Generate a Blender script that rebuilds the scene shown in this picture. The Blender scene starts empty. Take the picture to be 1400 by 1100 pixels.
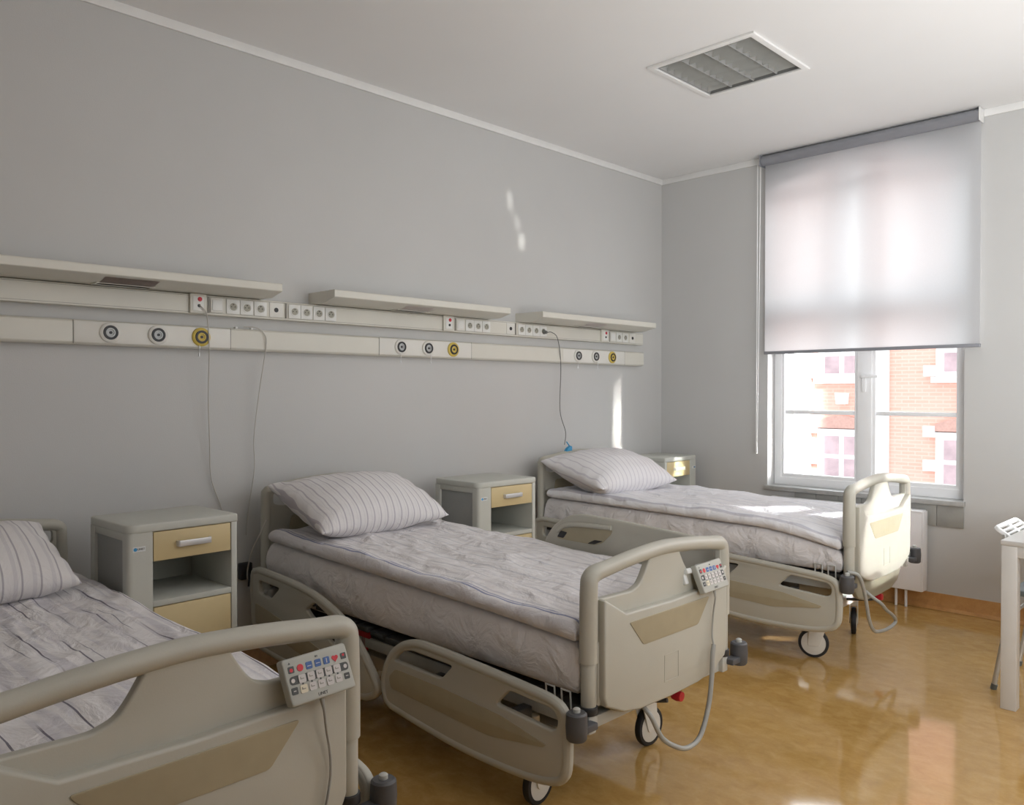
import bpy, bmesh, math, random
from mathutils import Matrix, Vector, noise as mnoise
random.seed(7)
PI = math.pi
SC = bpy.context.scene
COL = SC.collection
H = 3.056                      # ceiling height

# ------------------------------------------------------------------ materials
def new_mat(name):
    m = bpy.data.materials.new(name); m.use_nodes = True
    nt = m.node_tree
    b = nt.nodes['Principled BSDF']
    return m, nt, b

def mat(name, col, rough=0.5, metal=0.0, var=0.04, scale=12.0, bump=0.0, bscale=60.0, spec=0.5, emit=None):
    """procedural material: base colour broken up by noise, optional bump"""
    m, nt, b = new_mat(name)
    tc = nt.nodes.new('ShaderNodeTexCoord')
    nz = nt.nodes.new('ShaderNodeTexNoise'); nz.inputs['Scale'].default_value = scale
    nz.inputs['Detail'].default_value = 3
    nt.links.new(tc.outputs['Object'], nz.inputs['Vector'])
    rp = nt.nodes.new('ShaderNodeValToRGB')
    rp.color_ramp.elements[0].position = 0.3; rp.color_ramp.elements[1].position = 0.7
    lo = [max(0, c * (1 - var)) for c in col]; hi = [min(1, c * (1 + var)) for c in col]
    rp.color_ramp.elements[0].color = (*lo, 1); rp.color_ramp.elements[1].color = (*hi, 1)
    nt.links.new(nz.outputs['Fac'], rp.inputs['Fac'])
    nt.links.new(rp.outputs['Color'], b.inputs['Base Color'])
    b.inputs['Roughness'].default_value = rough
    b.inputs['Metallic'].default_value = metal
    b.inputs['Specular IOR Level'].default_value = spec
    if bump:
        n2 = nt.nodes.new('ShaderNodeTexNoise'); n2.inputs['Scale'].default_value = bscale
        n2.inputs['Detail'].default_value = 4
        nt.links.new(tc.outputs['Object'], n2.inputs['Vector'])
        bp = nt.nodes.new('ShaderNodeBump'); bp.inputs['Strength'].default_value = bump
        bp.inputs['Distance'].default_value = 0.01
        nt.links.new(n2.outputs['Fac'], bp.inputs['Height'])
        nt.links.new(bp.outputs['Normal'], b.inputs['Normal'])
    if emit:
        b.inputs['Emission Color'].default_value = (*emit[0], 1)
        b.inputs['Emission Strength'].default_value = emit[1]
    return m

def N(nt, typ, **kw):
    n = nt.nodes.new(typ)
    for k, v in kw.items():
        setattr(n, k, v)
    return n

def math_node(nt, op, a, b=None, clamp=False):
    n = nt.nodes.new('ShaderNodeMath'); n.operation = op; n.use_clamp = clamp
    for i, v in enumerate((a, b)):
        if v is None: continue
        if isinstance(v, (int, float)): n.inputs[i].default_value = v
        else: nt.links.new(v, n.inputs[i])
    return n.outputs[0]

def mix_rgb(nt, fac, a, b):
    n = nt.nodes.new('ShaderNodeMix'); n.data_type = 'RGBA'
    if isinstance(fac, (int, float)): n.inputs[0].default_value = fac
    else: nt.links.new(fac, n.inputs[0])
    for s, v in ((6, a), (7, b)):
        if isinstance(v, tuple): n.inputs[s].default_value = (*v, 1)
        else: nt.links.new(v, n.inputs[s])
    return n.outputs[2]

def cloth_mat(name, base, stripes, broken=False, rough=0.85, wr=0.35, axis='Y', cross=False):
    """stripes: list of (frequency per metre, phase, duty, colour, strength); lines of constant v"""
    m, nt, b = new_mat(name)
    tc = N(nt, 'ShaderNodeTexCoord')
    sep = N(nt, 'ShaderNodeSeparateXYZ')
    wob = N(nt, 'ShaderNodeTexNoise'); wob.inputs['Scale'].default_value = 3.5
    nt.links.new(tc.outputs['UV'], wob.inputs['Vector'])
    nt.links.new(tc.outputs['UV'], sep.inputs[0])
    v0 = sep.outputs[axis]
    v = math_node(nt, 'ADD', v0, math_node(nt, 'MULTIPLY', math_node(nt, 'SUBTRACT', wob.outputs['Fac'], 0.5), 0.02))
    colour = base
    for k, (f, ph, duty, c, st) in enumerate(stripes):
        fr = math_node(nt, 'FRACT', math_node(nt, 'ADD', math_node(nt, 'MULTIPLY', v, f), ph))
        on = math_node(nt, 'LESS_THAN', fr, duty)
        fac = math_node(nt, 'MULTIPLY', on, st)
        if broken:
            mp = N(nt, 'ShaderNodeMapping'); mp.inputs['Scale'].default_value = (3.0, 22.0, 1.0)
            mp.inputs['Location'].default_value = (k * 3.3, k * 1.7, 0)
            nt.links.new(tc.outputs['UV'], mp.inputs[0])
            nz = N(nt, 'ShaderNodeTexNoise'); nz.inputs['Scale'].default_value = 1.0; nz.inputs['Detail'].default_value = 1
            nt.links.new(mp.outputs[0], nz.inputs['Vector'])
            fac = math_node(nt, 'MULTIPLY', fac, math_node(nt, 'MULTIPLY', math_node(nt, 'SUBTRACT', nz.outputs['Fac'], 0.43), 9.0, True), True)
        colour = mix_rgb(nt, fac, colour, c)
    if isinstance(colour, tuple): b.inputs['Base Color'].default_value = (*colour, 1)
    else: nt.links.new(colour, b.inputs['Base Color'])
    b.inputs['Roughness'].default_value = rough
    b.inputs['Specular IOR Level'].default_value = 0.2
    n1 = N(nt, 'ShaderNodeTexNoise'); n1.inputs['Scale'].default_value = 9.0; n1.inputs['Detail'].default_value = 5
    n1.inputs['Distortion'].default_value = 0.7
    nt.links.new(tc.outputs['Object'], n1.inputs['Vector'])
    bp = N(nt, 'ShaderNodeBump'); bp.inputs['Strength'].default_value = wr; bp.inputs['Distance'].default_value = 0.03
    nt.links.new(n1.outputs['Fac'], bp.inputs['Height']); nt.links.new(bp.outputs['Normal'], b.inputs['Normal'])
    return m

def floor_mat(name, lo, mid, hi, rough):
    m, nt, b = new_mat(name)
    tc = N(nt, 'ShaderNodeTexCoord')
    n1 = N(nt, 'ShaderNodeTexNoise'); n1.inputs['Scale'].default_value = 13; n1.inputs['Detail'].default_value = 9; n1.inputs['Distortion'].default_value = 0.7
    mp = N(nt, 'ShaderNodeMapping'); mp.inputs['Scale'].default_value = (1.0, 1.5, 1.0); mp.inputs['Rotation'].default_value = (0, 0, 0.6)
    nt.links.new(tc.outputs['Object'], mp.inputs[0]); nt.links.new(mp.outputs[0], n1.inputs['Vector'])
    n2 = N(nt, 'ShaderNodeTexNoise'); n2.inputs['Scale'].default_value = 90; n2.inputs['Detail'].default_value = 3
    nt.links.new(tc.outputs['Object'], n2.inputs['Vector'])
    f = math_node(nt, 'ADD', math_node(nt, 'MULTIPLY', n1.outputs['Fac'], 0.75), math_node(nt, 'MULTIPLY', n2.outputs['Fac'], 0.25))
    rp = N(nt, 'ShaderNodeValToRGB'); e = rp.color_ramp.elements
    e[0].position = 0.34; e[0].color = (*lo, 1); e[1].position = 0.68; e[1].color = (*hi, 1)
    k = e.new(0.5); k.color = (*mid, 1)
    nt.links.new(f, rp.inputs['Fac']); nt.links.new(rp.outputs['Color'], b.inputs['Base Color'])
    b.inputs['Roughness'].default_value = rough
    b.inputs['Specular IOR Level'].default_value = 0.8
    n3 = N(nt, 'ShaderNodeTexNoise'); n3.inputs['Scale'].default_value = 2.2; n3.inputs['Detail'].default_value = 2
    nt.links.new(tc.outputs['Object'], n3.inputs['Vector'])
    bp = N(nt, 'ShaderNodeBump'); bp.inputs['Strength'].default_value = 0.03; bp.inputs['Distance'].default_value = 0.04
    nt.links.new(n3.outputs['Fac'], bp.inputs['Height']); nt.links.new(bp.outputs['Normal'], b.inputs['Normal'])
    return m

def brick_mat(name):
    m, nt, b = new_mat(name)
    tc = N(nt, 'ShaderNodeTexCoord')
    sep = N(nt, 'ShaderNodeSeparateXYZ'); cmb = N(nt, 'ShaderNodeCombineXYZ')
    nt.links.new(tc.outputs['Object'], sep.inputs[0])
    nt.links.new(sep.outputs['X'], cmb.inputs['X']); nt.links.new(sep.outputs['Z'], cmb.inputs['Y'])
    br = N(nt, 'ShaderNodeTexBrick')
    br.inputs['Color1'].default_value = (0.80, 0.44, 0.36, 1); br.inputs['Color2'].default_value = (0.77, 0.40, 0.32, 1)
    br.inputs['Mortar'].default_value = (0.80, 0.51, 0.43, 1)
    br.inputs['Scale'].default_value = 1.0; br.inputs['Brick Width'].default_value = 0.26; br.inputs['Row Height'].default_value = 0.075
    br.inputs['Mortar Size'].default_value = 0.010
    nt.links.new(cmb.outputs[0], br.inputs['Vector'])
    nt.links.new(br.outputs['Color'], b.inputs['Base Color'])
    b.inputs['Roughness'].default_value = 0.9
    return m

def glass_mat(name):
    m = bpy.data.materials.new(name); m.use_nodes = True
    nt = m.node_tree; nt.nodes.clear()
    out = N(nt, 'ShaderNodeOutputMaterial'); mx = N(nt, 'ShaderNodeMixShader')
    t = N(nt, 'ShaderNodeBsdfTransparent'); t.inputs[0].default_value = (0.97, 0.98, 0.98, 1)
    g = N(nt, 'ShaderNodeBsdfGlossy'); g.inputs['Roughness'].default_value = 0.02
    lw = N(nt, 'ShaderNodeLayerWeight'); lw.inputs[0].default_value = 0.5
    fr = math_node(nt, 'ADD', math_node(nt, 'MULTIPLY', math_node(nt, 'POWER', lw.outputs['Facing'], 5.0), 0.5), 0.03)
    nt.links.new(fr, mx.inputs[0]); nt.links.new(t.outputs[0], mx.inputs[1]); nt.links.new(g.outputs[0], mx.inputs[2])
    nt.links.new(mx.outputs[0], out.inputs[0])
    return m

def blind_mat(name):
    m = bpy.data.materials.new(name); m.use_nodes = True
    nt = m.node_tree; nt.nodes.clear()
    out = N(nt, 'ShaderNodeOutputMaterial'); mx = N(nt, 'ShaderNodeMixShader'); mx.inputs[0].default_value = 0.58
    tc = N(nt, 'ShaderNodeTexCoord')
    wv = N(nt, 'ShaderNodeTexNoise'); wv.inputs['Scale'].default_value = 160
    nt.links.new(tc.outputs['Object'], wv.inputs['Vector'])
    rp = N(nt, 'ShaderNodeValToRGB'); rp.color_ramp.elements[0].color = (0.60, 0.61, 0.64, 1); rp.color_ramp.elements[1].color = (0.68, 0.69, 0.72, 1)
    nt.links.new(wv.outputs['Fac'], rp.inputs['Fac'])
    d = N(nt, 'ShaderNodeBsdfDiffuse'); t = N(nt, 'ShaderNodeBsdfTranslucent')
    nt.links.new(rp.outputs['Color'], d.inputs[0]); t.inputs[0].default_value = (0.80, 0.795, 0.795, 1)
    nt.links.new(d.outputs[0], mx.inputs[1]); nt.links.new(t.outputs[0], mx.inputs[2]); nt.links.new(mx.outputs[0], out.inputs[0])
    return m

M = {}
M['wall'] = mat('wall_paint', (0.56, 0.56, 0.553), 0.55, var=0.015, scale=2.0, bump=0.06, bscale=180, spec=0.35)
M['ceiling'] = mat('ceiling_paint', (0.80, 0.80, 0.80), 0.8, var=0.01, scale=2.0)
M['white_trim'] = mat('white_trim', (0.80, 0.80, 0.79), 0.5, var=0.02)
M['floor'] = floor_mat('linoleum_floor', (0.42, 0.24, 0.075), (0.475, 0.285, 0.092), (0.535, 0.34, 0.125), 0.085)
M['skirting'] = floor_mat('linoleum_skirting', (0.42, 0.21, 0.07), (0.50, 0.26, 0.09), (0.56, 0.31, 0.12), 0.3)
M['bed_plastic'] = mat('bed_plastic', (0.445, 0.432, 0.375), 0.42, var=0.02, scale=6, bump=0.03, bscale=250)
M['bed_inlay'] = mat('bed_inlay', (0.37, 0.325, 0.225), 0.5, var=0.03, scale=20)
M['skirt_shaded'] = mat('bed_skirt_shaded', (0.27, 0.245, 0.18), 0.5, var=0.03)  # beige-grey skirt, darkened further as a painted shadow below the footboard panel
M['frame_metal'] = mat('frame_metal', (0.46, 0.46, 0.43), 0.4, 0.0, var=0.03)
M['dark_metal'] = mat('dark_metal', (0.06, 0.06, 0.06), 0.45, 0.2, var=0.1)
M['steel'] = mat('steel', (0.65, 0.65, 0.65), 0.28, 1.0, var=0.03)
M['rubber'] = mat('black_rubber', (0.012, 0.012, 0.013), 0.6, var=0.2)
M['bumper'] = mat('grey_bumper', (0.075, 0.075, 0.08), 0.5, var=0.08)
M['wheel_white'] = mat('wheel_disc', (0.62, 0.60, 0.55), 0.45, var=0.03)
M['red'] = mat('red_plastic', (0.50, 0.02, 0.03), 0.4, var=0.1)
M['hose'] = mat('grey_hose', (0.33, 0.33, 0.31), 0.45, var=0.05)
M['cord_white'] = mat('pale_cord', (0.55, 0.53, 0.49), 0.5, var=0.03)
M['cord_dark'] = mat('grey_cord', (0.16, 0.16, 0.15), 0.5, var=0.03)
M['cab_body'] = mat('cabinet_body', (0.535, 0.545, 0.50), 0.45, var=0.015, bump=0.02, bscale=200)
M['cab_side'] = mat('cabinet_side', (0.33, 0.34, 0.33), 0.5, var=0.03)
M['cab_wood'] = mat('cabinet_front', (0.62, 0.50, 0.275), 0.45, var=0.03, scale=9)
M['cab_inside'] = mat('cabinet_inside', (0.37, 0.38, 0.34), 0.35, var=0.02)
M['alu'] = mat('brushed_metal', (0.72, 0.72, 0.73), 0.35, 0.6, var=0.03)
M['rail_cream'] = mat('rail_cream', (0.68, 0.665, 0.60), 0.4, var=0.012)
M['rail_white'] = mat('rail_white', (0.74, 0.73, 0.685), 0.4, var=0.012)
M['rail_gap'] = mat('joint_dark', (0.28, 0.27, 0.24), 0.6, var=0.03)
M['socket_white'] = mat('socket_white', (0.78, 0.785, 0.76), 0.35, var=0.01)
M['socket_hole'] = mat('socket_hole', (0.37, 0.36, 0.30), 0.6, var=0.05)
M['black_plastic'] = mat('black_plastic', (0.02, 0.02, 0.022), 0.45, var=0.1)
M['yellow'] = mat('yellow_ring', (0.62, 0.47, 0.09), 0.4, var=0.03)
M['grey_core'] = mat('grey_core', (0.45, 0.46, 0.46), 0.4, 0.3, var=0.05)
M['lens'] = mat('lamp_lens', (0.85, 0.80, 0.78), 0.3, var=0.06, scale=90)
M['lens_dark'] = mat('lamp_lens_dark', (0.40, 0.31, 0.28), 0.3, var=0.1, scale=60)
M['blue'] = mat('blue_plastic', (0.02, 0.27, 0.50), 0.4, var=0.05)
M['btn_blue'] = mat('button_blue', (0.05, 0.12, 0.34), 0.5, var=0.05)
M['btn_red'] = mat('button_red', (0.55, 0.02, 0.035), 0.5, var=0.05)
M['btn_dark'] = mat('button_dark', (0.055, 0.06, 0.06), 0.5, var=0.05)
M['btn_white'] = mat('button_white', (0.56, 0.535, 0.525), 0.5, var=0.02)
M['btn_cream'] = mat('button_cream', (0.66, 0.60, 0.46), 0.5, var=0.02)
M['panel_grey'] = mat('handset_grey', (0.40, 0.405, 0.37), 0.45, var=0.02)
M['ink'] = mat('dark_ink', (0.05, 0.05, 0.055), 0.6, var=0.02)
M['ink_blue'] = mat('blue_ink', (0.05, 0.32, 0.62), 0.6, var=0.02)
M['label_white'] = mat('label_white', (0.68, 0.70, 0.70), 0.5, var=0.01)
M['louver'] = mat('louver_metal', (0.52, 0.53, 0.51), 0.4, 0.35, var=0.03)
M['housing'] = mat('lamp_housing', (0.30, 0.30, 0.29), 0.5, var=0.03)
M['upvc'] = mat('white_upvc', (0.92, 0.93, 0.945), 0.3, var=0.01)
M['sill'] = mat('grey_sill', (0.40, 0.40, 0.39), 0.3, var=0.08, scale=30)
M['tile'] = mat('grey_tile', (0.34, 0.34, 0.32), 0.3, var=0.06, scale=15)
M['blind_tube'] = mat('blind_cassette', (0.30, 0.31, 0.34), 0.35, 0.3, var=0.03)
M['blind'] = blind_mat('blind_fabric')
M['glass'] = glass_mat('window_glass')
M['radiator'] = mat('radiator_enamel', (0.80, 0.79, 0.80), 0.3, var=0.01)
M['table'] = mat('table_laminate', (0.56, 0.545, 0.52), 0.4, var=0.02)
M['chair_white'] = mat('chair_plastic', (0.76, 0.77, 0.78), 0.35, var=0.02)
M['chair_leg'] = mat('chair_leg', (0.55, 0.55, 0.54), 0.35, 0.5, var=0.02)
M['chair_dark'] = mat('chair_dark', (0.13, 0.15, 0.15), 0.5, var=0.05)
M['brick'] = brick_mat('brick_wall')
M['stone'] = mat('white_stone', (0.90, 0.89, 0.87), 0.8, var=0.03, scale=3)
M['arch_brick'] = mat('arch_brick', (0.55, 0.33, 0.28), 0.9, var=0.1, scale=25)
M['far_frame'] = mat('far_window_frame', (0.9, 0.89, 0.88), 0.5, var=0.01)
M['far_pane'] = mat('far_window_pane', (0.50, 0.36, 0.38), 0.5, var=0.15, scale=5)
M['ground'] = mat('street_ground', (0.5, 0.5, 0.5), 0.9, var=0.1)
M['sheet'] = cloth_mat('white_sheet', (0.73, 0.705, 0.705), [], wr=0.9)
QB = (0.77, 0.75, 0.76)
M['quilt_blue'] = cloth_mat('blue_edged_quilt', QB, [
    (9.0, 0.15, 0.10, (0.50, 0.50, 0.55), 0.55), (9.0, 0.40, 0.05, (0.55, 0.53, 0.57), 0.45), (9.0, 0.75, 0.16, (0.60, 0.58, 0.61), 0.45),
    (1.18, 0.4543, 0.010, (0.20, 0.23, 0.38), 0.85), (1.18, 0.4366, 0.008, (0.26, 0.29, 0.44), 0.75)], wr=0.9)
M['quilt_pale'] = cloth_mat('pale_quilt', (0.80, 0.80, 0.83), [
    (8.0, 0.15, 0.12, (0.56, 0.58, 0.66), 0.5), (8.0, 0.55, 0.06, (0.58, 0.60, 0.66), 0.4), (1.18, 0.475, 0.02, (0.40, 0.38, 0.44), 0.55)], wr=0.8)
M['quilt_dash'] = cloth_mat('dashed_quilt', QB, [
    (6.5, 0.1, 0.40, (0.60, 0.585, 0.63), 0.75), (6.5, 0.62, 0.2, (0.62, 0.60, 0.645), 0.7), (6.5, 0.05, 0.034, (0.15, 0.14, 0.18), 0.95), (6.5, 0.50, 0.03, (0.18, 0.17, 0.21), 0.95), (6.5, 0.30, 0.02, (0.28, 0.27, 0.32), 0.9)],
    broken=True, wr=0.8)
M['pillow'] = cloth_mat('striped_pillow', (0.75, 0.73, 0.735), [(26.0, 0.2, 0.16, (0.43, 0.40, 0.45), 0.75), (26.0, 0.55, 0.08, (0.60, 0.58, 0.60), 0.5)], wr=0.4)
M['pillow_pale'] = cloth_mat('pale_striped_pillow', (0.77, 0.76, 0.78), [(26.0, 0.2, 0.16, (0.50, 0.48, 0.54), 0.6)], wr=0.4)
M['pillow_wide'] = cloth_mat('wide_striped_pillow', (0.74, 0.72, 0.72), [(17.0, 0.2, 0.10, (0.38, 0.36, 0.40), 0.8), (17.0, 0.6, 0.22, (0.60, 0.58, 0.605), 0.6)], wr=0.4)

# ------------------------------------------------------------------ mesh helpers
def catmull(pts, n=6, closed=False):
    P = [Vector(p) for p in pts]; out = []
    L = len(P); rng = L if closed else L - 1
    for i in range(rng):
        if closed: p0, p1, p2, p3 = P[i - 1], P[i], P[(i + 1) % L], P[(i + 2) % L]
        else: p0, p1, p2, p3 = P[max(i - 1, 0)], P[i], P[i + 1], P[min(i + 2, L - 1)]
        for k in range(n):
            t = k / n
            out.append(0.5 * ((2 * p1) + (p2 - p0) * t + (2 * p0 - 5 * p1 + 4 * p2 - p3) * t * t + (3 * p1 - p0 - 3 * p2 + p3) * t ** 3))
    if not closed: out.append(P[-1])
    return [tuple(p) for p in out]

def rpoly(pts, r, n=4):
    """closed 2-D polygon with rounded corners; r one radius or a list"""
    L = len(pts); out = []
    for i in range(L):
        p = Vector(pts[i]); a = Vector(pts[i - 1]); b = Vector(pts[(i + 1) % L])
        ri = r[i] if isinstance(r, (list, tuple)) else r
        if ri <= 0: out.append(tuple(p)); continue
        da, db = (a - p), (b - p)
        k = min(ri, da.length * 0.45, db.length * 0.45)
        s, e = p + da.normalized() * k, p + db.normalized() * k
        for j in range(n + 1):
            t = j / n
            out.append(tuple(s * (1 - t) ** 2 + p * 2 * t * (1 - t) + e * t * t))
    return out

class MB:
    def __init__(self):
        self.bm = bmesh.new()
    def _merge(self, bm2, Mx=None):
        me = bpy.data.meshes.new('tmp')
        if Mx is not None: bm2.transform(Mx)
        bm2.to_mesh(me); bm2.free()
        self.bm.from_mesh(me); bpy.data.meshes.remove(me)
    def box(self, x0, x1, y0, y1, z0, z1, bevel=0.0, seg=2, Mx=None):
        b = bmesh.new()
        bmesh.ops.create_cube(b, size=1)
        S = Matrix.Translation(((x0 + x1) / 2, (y0 + y1) / 2, (z0 + z1) / 2)) @ Matrix.Diagonal((x1 - x0, y1 - y0, z1 - z0, 1))
        b.transform(S)
        if bevel: bmesh.ops.bevel(b, geom=b.edges[:], offset=bevel, segments=seg, profile=0.5, affect='EDGES')
        self._merge(b, Mx); return self
    def cyl(self, p0, p1, r, r2=None, seg=20, bevel=0.0):
        p0, p1 = Vector(p0), Vector(p1); d = p1 - p0
        b = bmesh.new()
        bmesh.ops.create_cone(b, cap_ends=True, segments=seg, radius1=r, radius2=r if r2 is None else r2, depth=d.length)
        if bevel:
            ed = [e for e in b.edges if all(len(f.verts) != 4 for f in e.link_faces) or any(len(f.verts) > 4 for f in e.link_faces)]
            bmesh.ops.bevel(b, geom=ed, offset=bevel, segments=2, profile=0.5, affect='EDGES')
        Mx = Matrix.Translation((p0 + p1) / 2) @ d.to_track_quat('Z', 'Y').to_matrix().to_4x4()
        self._merge(b, Mx); return self
    def lathe(self, prof, Mx=None, seg=32):
        """prof: (radius, height) pairs about local z"""
        b = bmesh.new(); rings = []
        for r, z in prof:
            if r < 1e-6: rings.append([b.verts.new((0, 0, z))])
            else: rings.append([b.verts.new((r * math.cos(2 * PI * k / seg), r * math.sin(2 * PI * k / seg), z)) for k in range(seg)])
        for A, B in zip(rings, rings[1:]):
            for k in range(seg):
                k2 = (k + 1) % seg
                if len(A) == 1 and len(B) == 1: continue
                if len(A) == 1: b.faces.new((A[0], B[k], B[k2]))
                elif len(B) == 1: b.faces.new((A[k], B[0], A[k2]))
                else: b.faces.new((A[k], B[k], B[k2], A[k2]))
        bmesh.ops.recalc_face_normals(b, faces=b.faces[:])
        self._merge(b, Mx); return self
    def _curve(self, cu, Mx):
        o = bpy.data.objects.new('tmpc', cu); COL.objects.link(o)
        bpy.context.view_layer.update()
        me = bpy.data.meshes.new_from_object(o.evaluated_get(bpy.context.evaluated_depsgraph_get()))
        bpy.data.objects.remove(o); bpy.data.curves.remove(cu)
        b = bmesh.new(); b.from_mesh(me); bpy.data.meshes.remove(me)
        bmesh.ops.remove_doubles(b, verts=b.verts[:], dist=1e-5)
        if Mx is not None: b.transform(Mx)
        bmesh.ops.recalc_face_normals(b, faces=b.faces[:])
        self._merge(b)
    def tube(self, pts, r, radii=None, closed=False, res=4, smooth=0, Mx=None):
        if smooth: 
            if radii:
                q = catmull([(*p, ) + (0,) * 0 for p in pts], smooth, closed)
                rr = catmull([(x, 0, 0) for x in radii], smooth, closed); radii = [x[0] for x in rr]; pts = q
            else: pts = catmull(pts, smooth, closed)
        cu = bpy.data.curves.new('c', 'CURVE'); cu.dimensions = '3D'
        s = cu.splines.new('POLY'); s.points.add(len(pts) - 1)
        for i, p in enumerate(pts):
            s.points[i].co = (*p, 1); s.points[i].radius = radii[i] / r if radii else 1
        s.use_cyclic_u = closed
        cu.bevel_depth = r; cu.bevel_resolution = res; cu.use_fill_caps = True
        self._curve(cu, Mx); return self
    def slab(self, loops, t0, t1, bevel=0.0, plane='yz', Mx=None):
        """filled 2-D loops (first outer, then holes) extruded between t0 and t1 along the plane's normal"""
        cu = bpy.data.curves.new('c', 'CURVE'); cu.dimensions = '2D'; cu.fill_mode = 'BOTH'
        for lp in loops:
            s = cu.splines.new('POLY'); s.points.add(len(lp) - 1)
            for i, p in enumerate(lp): s.points[i].co = (p[0], p[1], 0, 1)
            s.use_cyclic_u = True
        cu.extrude = max((t1 - t0) / 2 - bevel, 0.0); cu.bevel_depth = bevel; cu.bevel_resolution = 2; cu.offset = -bevel
        tm = (t0 + t1) / 2
        if plane == 'yz': P = Matrix(((0, 0, 1, tm), (1, 0, 0, 0), (0, 1, 0, 0), (0, 0, 0, 1)))
        elif plane == 'xz': P = Matrix(((1, 0, 0, 0), (0, 0, 1, tm), (0, 1, 0, 0), (0, 0, 0, 1)))
        else: P = Matrix.Translation((0, 0, tm))
        self._curve(cu, (Mx @ P) if Mx is not None else P); return self
    def text(self, s, size, Mx, depth=0.0004):
        cu = bpy.data.curves.new('t', 'FONT'); cu.body = s; cu.size = size; cu.extrude = depth
        cu.align_x = 'CENTER'; cu.align_y = 'CENTER'
        self._curve(cu, Mx); return self
    def build(self, name, m, parent=None, angle=38, Mx=None):
        me = bpy.data.meshes.new(name)
        if Mx is not None: self.bm.transform(Mx)
        ca = math.radians(angle)
        for f in self.bm.faces: f.smooth = True
        for e in self.bm.edges:
            e.smooth = not (len(e.link_faces) == 2 and e.calc_face_angle(0) > ca)
        self.bm.to_mesh(me); self.bm.free()
        me.materials.append(m)
        o = bpy.data.objects.new(name, me); COL.objects.link(o)
        if parent is not None: o.parent = parent
        return o

def tag(o, label=None, cat=None, group=None, kind=None):
    if label: o['label'] = label
    if cat: o['category'] = cat
    if group: o['group'] = group
    if kind: o['kind'] = kind
    return o

def thing(name, label, cat, loc=(0, 0, 0), rz=0.0, group=None):
    o = bpy.data.objects.new(name, None); o.empty_display_size = 0.1
    COL.objects.link(o); o.location = loc; o.rotation_euler = (0, 0, rz)
    return tag(o, label, cat, group)

def struct(o): o['kind'] = 'structure'; return o

def copy_tree(o, parent=None):
    c = o.copy(); COL.objects.link(c)
    if parent is not None: c.parent = parent
    for ch in list(o.children): copy_tree(ch, c)
    return c

def arc_pts(n, f): return [f(i / n) for i in range(n + 1)]

# ------------------------------------------------------------------ room shell
XR, YF = 5.3, -7.1
struct(MB().box(-0.2, XR + 0.2, YF - 0.2, 0.42, -0.12, 0.0).build('floor', M['floor']))
# ceiling with a rectangular hole for the recessed lamp
LX, LY, LA = 1.5345, -1.6553, 0.605
hl = LA / 2 - 0.02
struct(MB().slab([[(-0.2, YF - 0.2), (XR + 0.2, YF - 0.2), (XR + 0.2, 0.42), (-0.2, 0.42)],
                  [(LX - hl, LY - hl), (LX + hl, LY - hl), (LX + hl, LY + hl), (LX - hl, LY + hl)]], H, H + 0.15, plane='xy').build('ceiling', M['ceiling']))
struct(MB().box(-0.2, 0, YF - 0.2, 0.42, 0, H).build('wall_left', M['wall']))
struct(MB().box(XR, XR + 0.2, YF - 0.2, 0.42, 0, H).build('wall_right', M['wall']))
struct(MB().box(0, XR, YF - 0.2, YF, 0, H).build('wall_front', M['wall']))
def arch_opening(xa, xb, zb, zs, zc):
    pts = [(xa, zb), (xb, zb), (xb, zs)]
    for i in range(1, 16):
        t = i / 16; x = xb + (xa - xb) * t
        pts.append((x, zs + (zc - zs) * (1 - (2 * t - 1) ** 2)))
    pts.append((xa, zs)); return pts
W1 = (0.915, 2.205, 0.655, 2.83, 2.955)
W2 = (3.25, 4.75, 0.655, 2.83, 2.955)
struct(MB().slab([[(0, 0), (XR, 0), (XR, H), (0, H)], arch_opening(*W1), arch_opening(*W2)], 0.0, 0.42, plane='xz').build('wall_back', M['wall']))
# coved linoleum skirting
def skirt(pts_fn, name):
    b = bmesh.new(); prof = [(0.0, 0.1), (0.008, 0.1), (0.010, 0.045), (0.018, 0.018), (0.045, 0.002), (0.0, 0.0)]
    rows = [[b.verts.new(pts_fn(e, d, z)) for d, z in prof] for e in (0, 1)]
    n = len(prof)
    for i in range(n):
        b.faces.new((rows[0][i], rows[0][(i + 1) % n], rows[1][(i + 1) % n], rows[1][i]))
    b.faces.new(rows[0]); b.faces.new(list(reversed(rows[1])))
    bmesh.ops.recalc_face_normals(b, faces=b.faces[:])
    m = MB(); m._merge(b); return struct(m.build(name, M['skirting']))
skirt(lambda e, d, z: (0.0 if e == 0 else XR, -d, z), 'baseboard_back')
skirt(lambda e, d, z: (d, YF if e == 0 else 0.0, z), 'baseboard_left')
skirt(lambda e, d, z: (XR - d, YF if e == 0 else 0.0, z), 'baseboard_right')
# pale cornice band between walls and ceiling
struct(MB().box(0, 0.012, YF, 0, H - 0.045, H, 0.004).build('trim_1', M['white_trim']))
struct(MB().box(0.012, XR, -0.012, 0, H - 0.045, H, 0.004).build('trim_2', M['white_trim']))

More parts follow.
